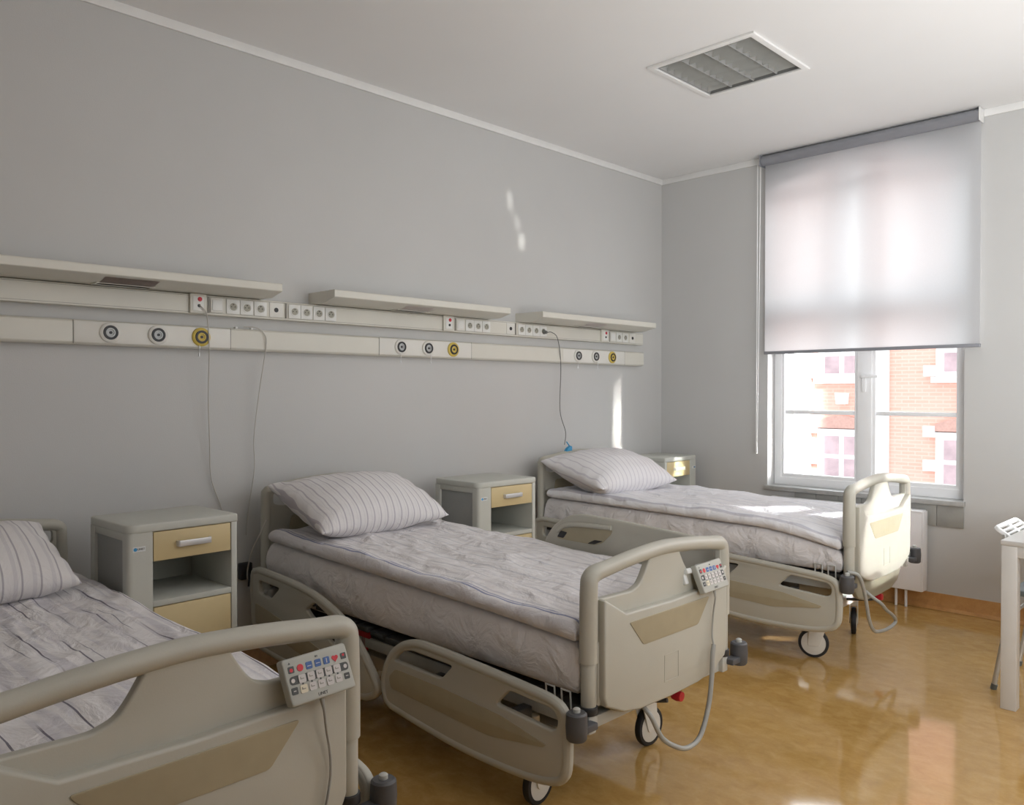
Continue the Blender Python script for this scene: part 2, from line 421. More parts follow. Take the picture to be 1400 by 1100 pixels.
# ------------------------------------------------------------------ windows
def window(name, W, xm):
    xa, xb, zb, zs, zc = W
    root = bpy.data.objects.new(name, None); COL.objects.link(root); root.location = ((xa + xb) / 2, 0.1, zb); struct(root)
    T = Matrix.Translation((-(xa + xb) / 2, -0.1, -zb))
    outer = arch_opening(xa + 0.001, xb - 0.001, zb + 0.03, zs - 0.001, zc - 0.001)
    inner = arch_opening(xa + 0.055, xb - 0.055, zb + 0.09, zs - 0.06, zc - 0.06)
    f = MB().slab([outer, inner], 0.10, 0.17, 0.006, 'xz').build('window_frame', M['upvc'], root, Mx=T)
    MB().box(xm - 0.05, xm + 0.05, 0.095, 0.175, zb + 0.08, zs + 0.06, 0.008).build('mullion', M['upvc'], root, Mx=T)
    MB().box(xa + 0.05, xb - 0.05, 0.098, 0.172, 1.92, 2.02, 0.008).build('transom', M['upvc'], root, Mx=T)
    for (a, b_) in ((xa + 0.045, xm - 0.04), (xm + 0.04, xb - 0.045)):
        for (z0, z1) in ((zb + 0.08, 1.93), (2.01, 2.80)):
            s = MB().slab([[(a, z0), (b_, z0), (b_, z1), (a, z1)], [(a + .03, z0 + .035), (b_ - .03, z0 + .035), (b_ - .03, z1 - .03), (a + .03, z1 - .03)]], 0.108, 0.165, 0.005, 'xz').build('sash', M['upvc'], root, Mx=T)
            MB().box(a + .025, b_ - .025, 0.13, 0.136, z0 + .03, z1 - .025).build('pane', M['glass'], s)
            s.children[0].data.transform(T)
        MB().box(a + .025, b_ - .025, 0.122, 0.146, 1.2, 1.228, 0.004).build('glazing_bar', M['upvc'], root, Mx=T)
    hd = MB().box(xm - 0.014, xm + 0.014, 0.083, 0.096, 1.36, 1.46, 0.004)
    hd.box(xm - 0.012, xm + 0.10, 0.06, 0.078, 1.452, 1.474, 0.006, Mx=None).box(xm - 0.01, xm + 0.01, 0.066, 0.09, 1.453, 1.473, 0.003)
    hd.build('window_handle', M['upvc'], root, Mx=T)
    return root
window('window_1', W1, 1.565); window('window_2', W2, 4.58)
for i, W in enumerate((W1, W2)):
    s = MB().box(W[0] - 0.01, W[1] + 0.012, -0.035, 0.10, W[2] + 0.0, W[2] + 0.032, 0.005).build('window_sill', M['sill']); struct(s); s.name = 'trim_%d' % (3 + i)
tb = MB()
for k in range(7):
    x1 = 2.21 - k * 0.155; tb.box(x1 - 0.153, x1, -0.012, 0.0, W1[2] - 0.135, W1[2] - 0.002, 0.002)
struct(tb.build('trim_5', M['tile']))

# ------------------------------------------------------------------ roller blind
bl = thing('roller_blind', 'grey translucent roller blind half drawn over the window', 'blind', (1.609, -0.07, 1.63))
T = Matrix.Translation((-1.609, 0.07, -1.63))
MB().cyl((0.905, -0.062, 3.012), (2.30, -0.062, 3.012), 0.036, seg=28).build('cassette', M['blind_tube'], bl, Mx=T)
for x in (0.897, 2.303):
    MB().box(x - 0.004, x + 0.004, -0.10, -0.013, 2.972, 3.052, 0.003).build('bracket', M['white_trim'] if x > 2 else M['blind_tube'], bl, Mx=T)
b = bmesh.new()
nx, nz = 24, 24
V = [[b.verts.new((0.917 + 1.384 * i / nx, -0.05 + 0.003 * math.sin(i * 0.7) * (1 - j / nz), 1.645 + (2.985 - 1.645) * j / nz)) for i in range(nx + 1)] for j in range(nz + 1)]
for j in range(nz):
    for i in range(nx): b.faces.new((V[j][i], V[j][i + 1], V[j + 1][i + 1], V[j + 1][i]))
q = MB(); q._merge(b); q.build('fabric', M['blind'], bl, Mx=T)
MB().box(0.912, 2.306, -0.058, -0.042, 1.628, 1.650, 0.004).build('bottom_bar', M['blind_tube'], bl, Mx=T)
ch = MB().tube([(0.862, -0.06, 3.0), (0.860, -0.06, 2.0), (0.858, -0.06, 1.0)], 0.0028, smooth=3)
ch.tube([(0.885, -0.06, 3.0), (0.876, -0.06, 2.0), (0.866, -0.06, 1.0)], 0.0028, smooth=3)
ch.build('pull_chain', M['white_trim'], bl, Mx=T)
MB().cyl((0.861, -0.06, 0.915), (0.861, -0.06, 1.0), 0.009, 0.006, bevel=0.002).build('chain_weight', M['white_trim'], bl, Mx=T)

# ------------------------------------------------------------------ radiator
ra = thing('radiator', 'white flat panel radiator under the window sill', 'radiator', (1.5, -0.07, 0.1))
T = Matrix.Translation((-1.5, 0.07, -0.1))
MB().box(0.98, 2.01, -0.125, -0.105, 0.115, 0.615, 0.006).build('front_panel', M['radiator'], ra, Mx=T)
MB().box(0.98, 2.01, -0.062, -0.045, 0.115, 0.615, 0.006).build('rear_panel', M['radiator'], ra, Mx=T)
MB().box(0.985, 2.005, -0.13, -0.04, 0.606, 0.62, 0.004).build('top_grille', M['radiator'], ra, Mx=T)
for x in (0.978, 2.006):
    MB().box(x, x + 0.008, -0.128, -0.042, 0.118, 0.616, 0.003).build('side_cover', M['radiator'], ra, Mx=T)
for x in (1.15, 1.85):
    MB().box(x, x + 0.03, -0.05, -0.002, 0.2, 0.55, 0.003).build('wall_bracket', M['radiator'], ra, Mx=T)
MB().cyl((1.9, -0.08, 0.0), (1.9, -0.08, 0.13), 0.008).cyl((1.84, -0.08, 0.0), (1.84, -0.08, 0.13), 0.008).build('pipe', M['radiator'], ra, Mx=T)

# ------------------------------------------------------------------ recessed ceiling lamp
lp = thing('ceiling_lamp', 'square recessed ceiling lamp with silver louvre grid in white frame', 'ceiling lamp', (LX, LY, H))
sq = lambda h: [(-h, -h), (h, -h), (h, h), (-h, h)]
MB().slab([sq(LA / 2), sq(hl - 0.012)], -0.012, 0.0, 0.003, 'xy').build('frame', M['white_trim'], lp)
hs = MB()
hs.slab([sq(hl), sq(hl - 0.004)], 0.0, 0.09, 0, 'xy'); hs.box(-hl, hl, -hl, hl, 0.09, 0.094)
hs.build('housing', M['housing'], lp)
g = MB(); hi = hl - 0.014
cw = 2 * hi / 4
def vsec(bm_, ax, c, a0, a1, w, d):
    """a V-section blade: open at the top, sharp at the bottom"""
    b = bmesh.new(); vs = []
    for a in (a0, a1):
        for off, z in ((-w, d), (-w * 0.35, d * 0.35), (0, 0), (w * 0.35, d * 0.35), (w, d)):
            vs.append(b.verts.new((c + off, a, z) if ax == 'y' else (a, c + off, z)))
    for k in range(4): b.faces.new((vs[k], vs[k + 1], vs[k + 6], vs[k + 5]))
    bm_._merge(b)
for k in range(5): vsec(g, 'y', -hi + k * cw, -hi, hi, 0.024, 0.055)
g.build('reflector', M['housing'], lp)
g2 = MB()
for k in range(4):
    for j in range(8):
        vsec(g2, 'x', -hi + (j + 0.5) * (2 * hi / 8), -hi + k * cw + 0.006, -hi + (k + 1) * cw - 0.006, 0.020, 0.050)
g2.build('louver', M['louver'], lp)
for k in range(4):
    MB().cyl((-hi + (k + .5) * cw, -hi + .01, 0.068), (-hi + (k + .5) * cw, hi - .01, 0.068), 0.011).build('tube', M['lens'], lp)

# ------------------------------------------------------------------ wall rails
Y0, Y1 = -5.6, -0.327
up = thing('socket_rail', 'long cream wall rail of power sockets under the three shelf lamps', 'wall rail', (0, -3, 1.72))
T = Matrix.Translation((0, 3, -1.72))
MB().slab([rpoly([(0.001, 1.7195), (0.052, 1.7195), (0.052, 1.811), (0.001, 1.811)], [0, .004, .008, 0])], Y0, Y1, 0, 'xz', Mx=None).build('rail_body', M['rail_cream'], up, Mx=T)
gr = MB()
for z in (1.7285, 1.803): gr.box(0.0515, 0.0528, Y0, Y1 - .002, z - .0008, z + .0008)
gr.build('groove', M['rail_gap'], up, Mx=T)
def socket(y, z=1.765):
    s = MB().box(0.052, 0.0575, y - 0.0335, y + 0.0335, z - 0.034, z + 0.034, 0.002).build('socket', M['socket_white'], up, Mx=T)
    R = Matrix.Translation((0.0575, y, z)) @ Matrix.Rotation(PI / 2, 4, 'Y')
    MB().lathe([(0.0235, 0.0), (0.0235, 0.0022), (0.020, 0.0022), (0.0185, -0.0015), (0.0, -0.0015)], R, 24).build('socket_ring', M['socket_white'], s).data.transform(T)
    MB().cyl((0.0572, y, z), (0.0582, y, z), 0.0175, seg=24).build('socket_well', M['socket_hole'], s).data.transform(T)
    pn = MB()
    for dy in (-0.009, 0.009): pn.cyl((0.0582, y + dy, z), (0.0588, y + dy, z), 0.0028, seg=10)
    pn.cyl((0.058, y, z + .011), (0.063, y, z + .011), 0.0022, seg=8)
    pn.build('contact', M['ink'], s).data.transform(T)
def jack(y, z=1.766):
    s = MB().box(0.052, 0.0560, y - 0.036, y + 0.036, z - 0.036, z + 0.036, 0.002).build('jack_plate', M['rail_white'], up, Mx=T)
    MB().cyl((0.0556, y, z), (0.0575, y, z), 0.0115, seg=20).build('jack', M['black_plastic'], s).data.transform(T)
def nurse(y0, y1):
    z0, z1 = 1.722, 1.812
    s = MB().box(0.0525, 0.066, y0, y1, z0, z1, 0.004).build('call_unit', M['rail_cream'], up, Mx=T)
    yc = (y0 + y1) / 2
    MB().box(0.0655, 0.068, yc - .026, yc + .026, z0 + .012, z1 - .012, 0.002).build('call_plate', M['socket_white'], s).data.transform(T)
    MB().cyl((0.0675, yc + .006, 1.787), (0.0705, yc + .006, 1.787), 0.0105, seg=18, bevel=0.001).build('call_button', M['btn_red'], s).data.transform(T)
    MB().cyl((0.0675, yc + .002, 1.757), (0.070, yc + .002, 1.757), 0.0075, seg=18).build('call_socket', M['black_plastic'], s).data.transform(T)
def switch(y0, y1):
    s = MB().box(0.052, 0.058, y0, y1, 1.731, 1.799, 0.003).build('light_switch', M['rail_white'], up, Mx=T)
    yc = (y0 + y1) / 2
    MB().box(0.0575, 0.061, yc - .024, yc + .024, 1.741, 1.79, 0.002).build('rocker', M['socket_white'], s).data.transform(T)
    gp = MB().box(0.0525, 0.0563, y0 - .012, y0 - .004, 1.729, 1.802).build('divider', M['rail_gap'], up, Mx=T)
for y in (-3.66, -3.59, -3.519, -3.332, -3.263, -3.19, -3.119, -2.134, -2.065, -1.994, -1.676, -1.607, -1.537, -1.468, -0.632, -0.556): socket(y)
for y in (-3.434, -1.778, -0.466): jack(y)
nurse(-3.872, -3.795); nurse(-2.351, -2.268); nurse(-0.854, -0.764)
switch(-3.772, -3.709); switch(-2.242, -2.177); switch(-0.739, -0.675)
for y in (-3.379, -1.732): MB().box(0.0525, 0.0575, y - .004, y + .004, 1.728, 1.804).build('divider', M['rail_gap'], up, Mx=T)

lo = thing('gas_rail', 'long cream medical gas rail below the socket rail with nine round outlets', 'wall rail', (0, -3, 1.56))
T = Matrix.Translation((0, 3, -1.56))
MB().slab([rpoly([(0.001, 1.559), (0.05, 1.559), (0.06, 1.569), (0.06, 1.654), (0.05, 1.663), (0.001, 1.663)], [0, .003, .004, .004, .003, 0])], Y0, Y1, 0, 'xz').build('rail_body', M['rail_cream'], lo, Mx=T)
for a, c in ((-4.363, -3.675), (-2.814, -2.124), (-1.275, -0.571)):
    MB().box(0.059, 0.0625, a + .002, c - .002, 1.567, 1.657, 0.002).build('cover_panel', M['rail_white'], lo, Mx=T)
jt = MB()
for y in (-4.363, -3.675, -2.814, -2.124, -0.571): jt.box(0.059, 0.0608, y - .0015, y + .0015, 1.562, 1.66)
jt.build('joint', M['rail_gap'], lo, Mx=T)
def outlet(y, ring, chain=None):
    z = 1.613
    R = Matrix.Translation((0.0622, y, z)) @ Matrix.Rotation(PI / 2, 4, 'Y')
    s = MB().lathe([(0.0, 0), (0.043, 0), (0.043, 0.006), (0.039, 0.010), (0.031, 0.011), (0.030, 0.004), (0, 0.004)], R, 36).build('gas_outlet', ring, lo, Mx=T)
    MB().lathe([(0.0295, 0.004), (0.0295, 0.014), (0.0205, 0.014), (0.0205, 0.004)], R, 36).build('outlet_ring', M['black_plastic'], s).data.transform(T)
    c = M['grey_core'] if ring is not M['yellow'] else M['yellow']
    MB().lathe([(0.020, 0.004), (0.020, 0.012), (0.014, 0.013), (0.012, 0.009), (0.0, 0.009)], R, 30).build('outlet_core', c, s).data.transform(T)
    MB().cyl((0.070, y, z), (0.0745, y, z), 0.0065, seg=16).build('outlet_pin', M['black_plastic'], s).data.transform(T)
    if chain is not None:
        k = MB().tube([(0.070, y + chain, 1.585), (0.072, y + chain + .002, 1.56), (0.069, y + chain, 1.535)], 0.0014, smooth=3)
        k.cyl((0.069, y + chain, 1.524), (0.069, y + chain, 1.538), 0.0035, seg=10)
        k.build('tag_chain', M['steel'], s).data.transform(T)
for y, r, c in ((-4.219, 'w', None), (-4.018, 'w', None), (-3.821, 'y', -0.012), (-2.667, 'w', -0.006), (-2.47, 'w', 0.016), (-2.276, 'y', None), (-1.117, 'w', -0.006), (-0.922, 'w', 0.016), (-0.727, 'y', None)):
    outlet(y, M['yellow'] if r == 'y' else M['rail_white'], c)
hk = MB()
for y in (-3.64, -3.56): hk.box(0.03, 0.05, y - .006, y + .006, 1.66, 1.672, 0.002)
hk.build('cable_clip', M['white_trim'], lo, Mx=T)

def shelf_lamp(y0, y1, label, lens, lm):
    r = thing('shelf_lamp', label, 'wall lamp', (0, (y0 + y1) / 2, 1.812), group='shelf lamps above the socket rail')
    T = Matrix.Translation((0, -(y0 + y1) / 2, -1.812))
    MB().slab([rpoly([(0.001, 1.813), (0.150, 1.813), (0.240, 1.834), (0.244, 1.837), (0.244, 1.868), (0.240, 1.872), (0.001, 1.872)], 0.002, 2)], y0 + .002, y1 - .002, 0, 'xz').build('lamp_body', M['rail_cream'], r, Mx=T)
    for y in (y0, y1 - .002):
        MB().slab([[(0.001, 1.813), (0.150, 1.813), (0.244, 1.836), (0.244, 1.872), (0.001, 1.872)]], y, y + .002, 0, 'xz').build('end_cap', M['rail_cream'], r, Mx=T)
    l0, l1 = lens
    # the lens follows the sloping underside
    b = bmesh.new()
    v = [b.verts.new(p) for p in ((0.085, l0, 1.8122), (0.150, l0, 1.8122), (0.222, l0, 1.8290), (0.222, l1, 1.8290), (0.150, l1, 1.8122), (0.085, l1, 1.8122))]
    b.faces.new((v[0], v[1], v[4], v[5])); b.faces.new((v[1], v[2], v[3], v[4]))
    bmesh.ops.solidify(b, geom=b.faces[:], thickness=0.003)
    m = MB(); m._merge(b); f = m.build('lens', lm, r, Mx=T)
    MB().slab([[(0.075, l0 - .01), (0.148, l0 - .01), (0.148, l1 + .01), (0.075, l1 + .01)], [(0.083, l0), (0.147, l0), (0.147, l1), (0.083, l1)]], 1.8095, 1.8132, 0, 'xy').build('lens_rim', M['rail_cream'], f).data.transform(T)
    return r
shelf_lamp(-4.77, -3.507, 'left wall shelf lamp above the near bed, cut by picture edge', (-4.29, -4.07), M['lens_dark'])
shelf_lamp(-3.218, -1.969, 'middle wall shelf lamp above the second cabinet', (-2.74, -2.54), M['lens'])
shelf_lamp(-1.678, -0.431, 'right wall shelf lamp nearest the window corner', (-1.18, -0.98), M['lens'])

# cords on the headwall
c = MB().tube([(0.070, -3.829, 1.757), (0.078, -3.818, 1.745), (0.075, -3.797, 1.71), (0.073, -3.786, 1.55), (0.05, -3.781, 1.345), (0.03, -3.767, 1.138), (0.014, -3.752, 0.95), (0.012, -3.70, 0.80), (0.012, -3.66, 0.62)], 0.0027, smooth=6)
tag(c.build('call_cord', M['cord_white']), 'thin pale cord hanging from the leftmost red-button call unit', 'cord')
c = MB().tube([(0.04, -3.60, 1.674), (0.064, -3.545, 1.672), (0.07, -3.505, 1.64), (0.066, -3.496, 1.578), (0.04, -3.521, 1.344), (0.03, -3.543, 1.129), (0.02, -3.535, 0.986), (0.012, -3.565, 0.773), (0.012, -3.575, 0.66)], 0.0024, smooth=6)
tag(c.build('hanging_cord', M['cord_white']), 'thin pale cord looping over the gas rail left of the middle bed', 'cord')
c = thing('plug_cord', 'grey cord plugged in the right end of the middle socket row', 'cord', (0.06, -1.468, 1.76))
T = Matrix.Translation((-0.06, 1.468, -1.76))
MB().tube([(0.085, -1.462, 1.756), (0.10, -1.43, 1.757), (0.09, -1.36, 1.715), (0.055, -1.289, 1.538), (0.05, -1.292, 1.237), (0.06, -1.245, 1.085), (0.085, -1.285, 1.00)], 0.0028, smooth=6).build('cable', M['cord_dark'], c, Mx=T)
MB().cyl((0.060, -1.468, 1.760), (0.088, -1.464, 1.757), 0.0155, 0.008, bevel=0.002).build('plug', M['cord_dark'], c, Mx=T)
o = thing('wall_plug', 'black plug box low on the wall beside the first cabinet', 'plug', (0, -3.587, 0.488))
MB().box(0.001, 0.04, -0.03, 0.03, -0.04, 0.04, 0.006).build('plug_body', M['black_plastic'], o)
MB().tube([(0.038, 0.0, 0.0), (0.06, 0.0, -0.02), (0.055, 0.0, -0.07)], 0.005, smooth=4).build('strain_relief', M['black_plastic'], o)

# ------------------------------------------------------------------ hospital beds
def mirror_loop(right):
    """right half profile listed from bottom centre upward; returns closed loop"""
    return right + [(-a, z) for a, z in reversed(right)]

def end_arch(top):
    return [(-0.385, top - 0.065), (-0.378, top - 0.042), (-0.355, top - 0.030), (-0.30, top - 0.0235), (-0.20, top - 0.012), (-0.10, top - 0.004), (0.0, top),
            (0.10, top - 0.004), (0.20, top - 0.012), (0.30, top - 0.0235), (0.355, top - 0.030), (0.378, top - 0.042), (0.385, top - 0.065)]

def make_footboard(bed, h):
    zt = 0.836                              # tube centre at mid arch
    path = [(-0.03, -0.387, 0.54), (-0.03, -0.387, 0.66)] + [(-0.03, a, z) for a, z in end_arch(zt)] + [(-0.03, 0.387, 0.66), (-0.03, 0.387, 0.54)]
    m = MB().tube(path, 0.027, radii=[0.029, 0.029] + [0.028, .0275, .027] + [0.025] * 7 + [.027, .0275, 0.028] + [0.029, 0.029], res=5, smooth=4)
    web = rpoly(mirror_loop([(0.37, 0.40), (0.37, 0.795), (0.30, 0.815), (0.15, 0.832)]), 0.01)
    hole = lambda s: rpoly([(s * 0.357, 0.728), (s * 0.357, 0.788), (s * 0.325, 0.797), (s * 0.20, 0.806), (s * 0.088, 0.813), (s * 0.118, 0.765), (s * 0.142, 0.737), (s * 0.185, 0.724)],
                           [0.012, 0.015, 0.01, 0.01, 0.006, 0.02, 0.02, 0.012])
    m.slab([web, hole(1), hole(-1)], -0.042, -0.016, 0.006, 'yz')
    fb = m.build('footboard', M['bed_plastic'], bed)
    # bulged lower panel with a trapezoid lip
    pn = [(0.0, 0.343), (0.17, 0.347), (0.26, 0.362), (0.345, 0.40), (0.358, 0.43), (0.358, 0.726), (0.349, 0.728), (0.247, 0.669), (0.0, 0.664)]
    loop = [(a, z) for a, z in pn] + [(-a, z) for a, z in reversed(pn[1:-1])]
    MB().slab([loop], -0.024, 0.010, 0.008, 'yz').build('panel', M['bed_plastic'], fb)
    tz = [(-0.235, 0.638), (-0.16, 0.552), (0.16, 0.552), (0.235, 0.638)]
    MB().slab([rpoly(tz, 0.012)], 0.009, 0.0125, 0.001, 'yz').build('inlay', M['bed_inlay'], fb)
    r = [(-0.042, 0.40), (0.042, 0.40), (0.042, 0.49), (-0.042, 0.49)]
    MB().slab([r, [(a * 0.93, 0.445 + (z - 0.445) * 0.96) for a, z in r]], 0.0095, 0.0112, 0, 'yz').build('emboss', M['bed_plastic'], fb)
    for s in (-1, 1):
        p = MB().cyl((-0.03, s * 0.387, 0.405), (-0.03, s * 0.387, 0.545), 0.0235, bevel=0.003)
        p.box(-0.052, -0.012, s * 0.352 - 0.012, s * 0.352 + 0.012, 0.41, 0.60, 0.004)
        p.build('post', M['bed_plastic'], fb)
        MB().cyl((-0.03, s * 0.387, 0.383), (-0.03, s * 0.387, 0.408), 0.029, bevel=0.003).build('post_collar', M['black_plastic'], fb)
    return fb

def make_headboard(bed, dz):
    zt = 0.872 + dz; u = -2.0
    path = [(u, -0.387, 0.42), (u, -0.387, 0.60)] + [(u, a, z) for a, z in end_arch(zt)] + [(u, 0.387, 0.60), (u, 0.387, 0.42)]
    m = MB().tube(path, 0.024, radii=[0.024] * 17, res=5, smooth=4)
    web = rpoly(mirror_loop([(0.375, 0.42), (0.375, zt - 0.04), (0.30, zt - 0.02), (0.15, zt - 0.005)]), 0.01)
    hole = lambda s: rpoly([(s * 0.352, zt - 0.10), (s * 0.352, zt - 0.052), (s * 0.325, zt - 0.046), (s * 0.11, zt - 0.026), (s * 0.15, zt - 0.09), (s * 0.20, zt - 0.108), (s * 0.30, zt - 0.112)], 0.015)
    m.slab([web, hole(1), hole(-1)], u - 0.013, u + 0.013, 0.005, 'yz')
    hb = m.build('headboard', M['bed_plastic'], bed)
    MB().slab([rpoly([(-0.30, 0.50), (0.30, 0.50), (0.26, zt - .16), (-0.26, zt - .16)], 0.02)], u + 0.012, u + 0.018, 0.002, 'yz').build('panel', M['bed_inlay'], hb)
    return hb

FR_OUT = [(-.958, .22), (-.965, .29), (-.925, .378), (-.85, .44), (-.768, .467), (-.676, .472), (-.45, .463), (-.2, .449), (-.10, .439), (-.05, .415), (-.031, .36), (-.03, .25), (-.046, .20), (-.09, .170), (-.2, .15), (-.4, .142), (-.589, .147), (-.865, .172), (-.93, .185)]
FR_H1 = [(-.887, .368), (-.838, .412), (-.78, .426), (-.555, .424), (-.617, .365)]
FR_H2 = [(-.284, .412), (-.10, .402), (-.078, .385), (-.078, .352), (-.10, .336), (-.345, .352)]
FR_TRIM = [(-.912, .30), (-.873, .338), (-.60, .336), (-.321, .322), (-.121, .288), (-.135, .276), (-.372, .241), (-.6, .25), (-.90, .262)]
HR_OUT = [(-1.975, .30), (-1.982, .51), (-1.932, .551), (-1.86, .555), (-1.589, .542), (-1.423, .52), (-1.268, .477), (-1.171, .427), (-1.066, .341), (-.99, .255), (-.99, .21), (-1.04, .176), (-1.12, .162), (-1.4, .158), (-1.8, .17), (-1.94, .20)]
HR_H1 = [(-1.905, .497), (-1.715, .492), (-1.80, .427), (-1.905, .44)]
HR_H2 = [(-1.50, .44), (-1.43, .482), (-1.30, .437), (-1.19, .36), (-1.145, .30), (-1.22, .30), (-1.35, .36)]
HR_TRIM = [(-1.93, .39), (-1.72, .36), (-1.25, .27), (-1.2, .24), (-1.4, .22), (-1.93, .30)]

def side_rail(bed, kind, side, dz, inside=False, sc=1.0):
    out, h1, h2, tr = (FR_OUT, FR_H1, FR_H2, FR_TRIM) if kind == 'foot' else (HR_OUT, HR_H1, HR_H2, HR_TRIM)
    sh = lambda L: [(a, z + dz) for a, z in L]
    t0, t1 = (-0.48, -0.45) if side < 0 else (0.45, 0.48)
    if inside: t0, t1 = 0.425, 0.452
    oc = catmull(sh(out), 4, True)
    m = MB()
    if inside:
        m.slab([oc], t0, t1, 0.010, 'xz')
    else:
        m.slab([oc, rpoly(sh(h1), 0.018), rpoly(sh(h2), 0.018)], t0 + .004, t1 - .004, 0.006, 'xz')
        # thick rounded rim along the outline
        tm = (t0 + t1) / 2
        inset = []
        L = len(oc)
        for i in range(L):
            a, b_ = Vector(oc[i - 1]), Vector(oc[(i + 1) % L]); d = (b_ - a).normalized()
            nrm = Vector((d.y, -d.x)); inset.append((oc[i][0] + nrm.x * 0.016, tm, oc[i][1] + nrm.y * 0.016))
        m.tube(inset, 0.0165, closed=True, res=3)
    r = m.build('side_rail', M['bed_plastic'], bed)
    if inside:
        slot = sh([(-.878, .355), (-.85, .395), (-.76, .415), (-.565, .424), (-.572, .405), (-.62, .36), (-.66, .348), (-.86, .350)])
        MB().slab([rpoly(slot, .012)], t0 - .0015, t0 + .002, 0, 'xz').build('grip_recess', M['bed_inlay'], r)
        arc = [(-.87, .385), (-.83, .412), (-.75, .425), (-.57, .432)]
        MB().tube([(a, t0 - .004, z + dz) for a, z in arc], 0.010, smooth=4).build('grip_lip', M['bed_plastic'], r)
        for q in ([(-.874, .358), (-.852, .388), (-.815, .384), (-.838, .356)], [(-.70, .35), (-.66, .352), (-.615, .37), (-.66, .37)]):
            MB().slab([rpoly(sh(q), .006)], t0 - .003, t0, 0, 'xz').build('grip_slot', M['black_plastic'], r)
    else:
        f0, f1 = (t0 + .001, t0 + .006) if side < 0 else (t1 - .006, t1 - .001)
        MB().slab([rpoly(sh(tr), 0.012)], f0, f1, 0.001, 'xz').build('inlay', M['bed_inlay'], r)
        # swing arms joining the rail to the bed side
        for a in ((-0.72, -0.30) if kind == 'foot' else (-1.62, -1.40)):
            y0, y1 = (t1 - .004, -0.37) if side < 0 else (0.37, t0 + .004)
            MB().box(a - .02, a + .02, y0, y1, .29 + min(dz, 0), .335 + min(dz, 0), 0.004).build('rail_arm', M['dark_metal'], r)
    return r

def make_castor(bed, u, v, yaw, hz):
    """wheel touching the floor at (u, v); hz lowers it when the bed local frame is raised"""
    R = Matrix.Translation((u, v, -hz)) @ Matrix.Rotation(yaw, 4, 'Z')
    f = MB()
    f.slab([rpoly([(-0.028, 0.06), (0.028, 0.06), (0.062, 0.165), (0.03, 0.185), (-0.02, 0.185)], 0.012)], 0.017, 0.023, 0.002, 'xz', Mx=R)
    f.slab([rpoly([(-0.028, 0.06), (0.028, 0.06), (0.062, 0.165), (0.03, 0.185), (-0.02, 0.185)], 0.012)], -0.023, -0.017, 0.002, 'xz', Mx=R)
    f.box(-0.02, 0.045, -0.022, 0.022, 0.165, 0.19, 0.004, Mx=R)
    b = MB(); b.cyl((0.02, 0, 0.185), (0.02, 0, 0.30 + hz * 0.0), 0.016); f._merge(b.bm, R)
    cs = f.build('castor', M['wheel_white'], bed)
    A = R @ Matrix.Translation((0, 0, 0.075)) @ Matrix.Rotation(PI / 2, 4, 'X')
    MB().lathe([(0.060, -0.014), (0.072, -0.012), (0.0748, -0.005), (0.0748, 0.005), (0.072, 0.012), (0.060, 0.014), (0.060, -0.014)], A, 36).build('tyre', M['rubber'], cs)
    MB().lathe([(0, -0.018), (0.03, -0.018), (0.059, -0.012), (0.0595, 0.012), (0.03, 0.018), (0, 0.018)], A, 36).build('wheel', M['wheel_white'], cs)

def soft_slab(u0, u1, v0, v1, zb, zt, r, amp, seed, nu=90, nv=44, sidewob=0.0, aniso=(1.0, 1.0), endr=None):
    """closed cushion-like slab; zb / zt functions of (u, v); rounded rim radius r"""
    def axis(a, b_, n, rr):
        L = b_ - a; e = [rr * (1 - math.cos(k / 5 * PI / 2)) for k in range(5)]
        inner = [rr + (L - 2 * rr) * k / n for k in range(n + 1)]
        return [a + x for x in e + inner] + [b_ - x for x in reversed(e)]
    U, Vv = axis(u0, u1, nu, endr or r), axis(v0, v1, nv, r)
    b = bmesh.new(); uvl = b.loops.layers.uv.new('UVMap')
    top, bot = [], []
    for i, u in enumerate(U):
        tr, br = [], []
        for j, v in enumerate(Vv):
            d1 = min(u - u0, u1 - u) / (endr or r); d2 = min(v - v0, v1 - v) / r
            k1 = math.sqrt(max(0, 1 - (1 - min(d1, 1)) ** 2)); k2 = math.sqrt(max(0, 1 - (1 - min(d2, 1)) ** 2)); k = min(k1, k2) if min(d1, d2) > 0 else 0.0
            ZB, ZT = zb(u, v), zt(u, v); mid = (ZB + ZT) / 2
            p = Vector((u * 3.2 * aniso[0], v * 3.2 * aniso[1], seed))
            n = mnoise.noise(p) + 0.6 * mnoise.noise(p * 2.3 + Vector((3, 1, 0))) + 0.35 * mnoise.noise(p * 5.1)
            ridge = 1 - abs(mnoise.noise(Vector((u * 2.6 * aniso[0] + v * 1.2, v * 4.5 * aniso[1], seed + 9)))) * 2.0
            dz = amp * (0.6 * n + 0.5 * max(0, ridge) ** 3) * k
            wob = sidewob * mnoise.noise(Vector((u * 7, v * 2, seed + 4))) * (1 - min(d2, 1))
            hz = (ZT - mid) * k + dz
            tr.append(b.verts.new((u, v + wob * (1 if v > 0 else -1), mid + hz)))
            if 0 < i < len(U) - 1 and 0 < j < len(Vv) - 1:
                br.append(b.verts.new((u, v, mid - (mid - ZB) * k)))
            else: br.append(tr[-1])
        top.append(tr); bot.append(br)
    for i in range(len(U) - 1):
        for j in range(len(Vv) - 1):
            f = b.faces.new((top[i][j], top[i + 1][j], top[i + 1][j + 1], top[i][j + 1]))
            q = (bot[i][j], bot[i][j + 1], bot[i + 1][j + 1], bot[i + 1][j])
            g = b.faces.new(q)
            for ff in (f, g):
                for lpp in ff.loops: lpp[uvl].uv = (lpp.vert.co.x, lpp.vert.co.y)
    bmesh.ops.recalc_face_normals(b, faces=b.faces[:])
    m = MB(); m._merge(b); return m

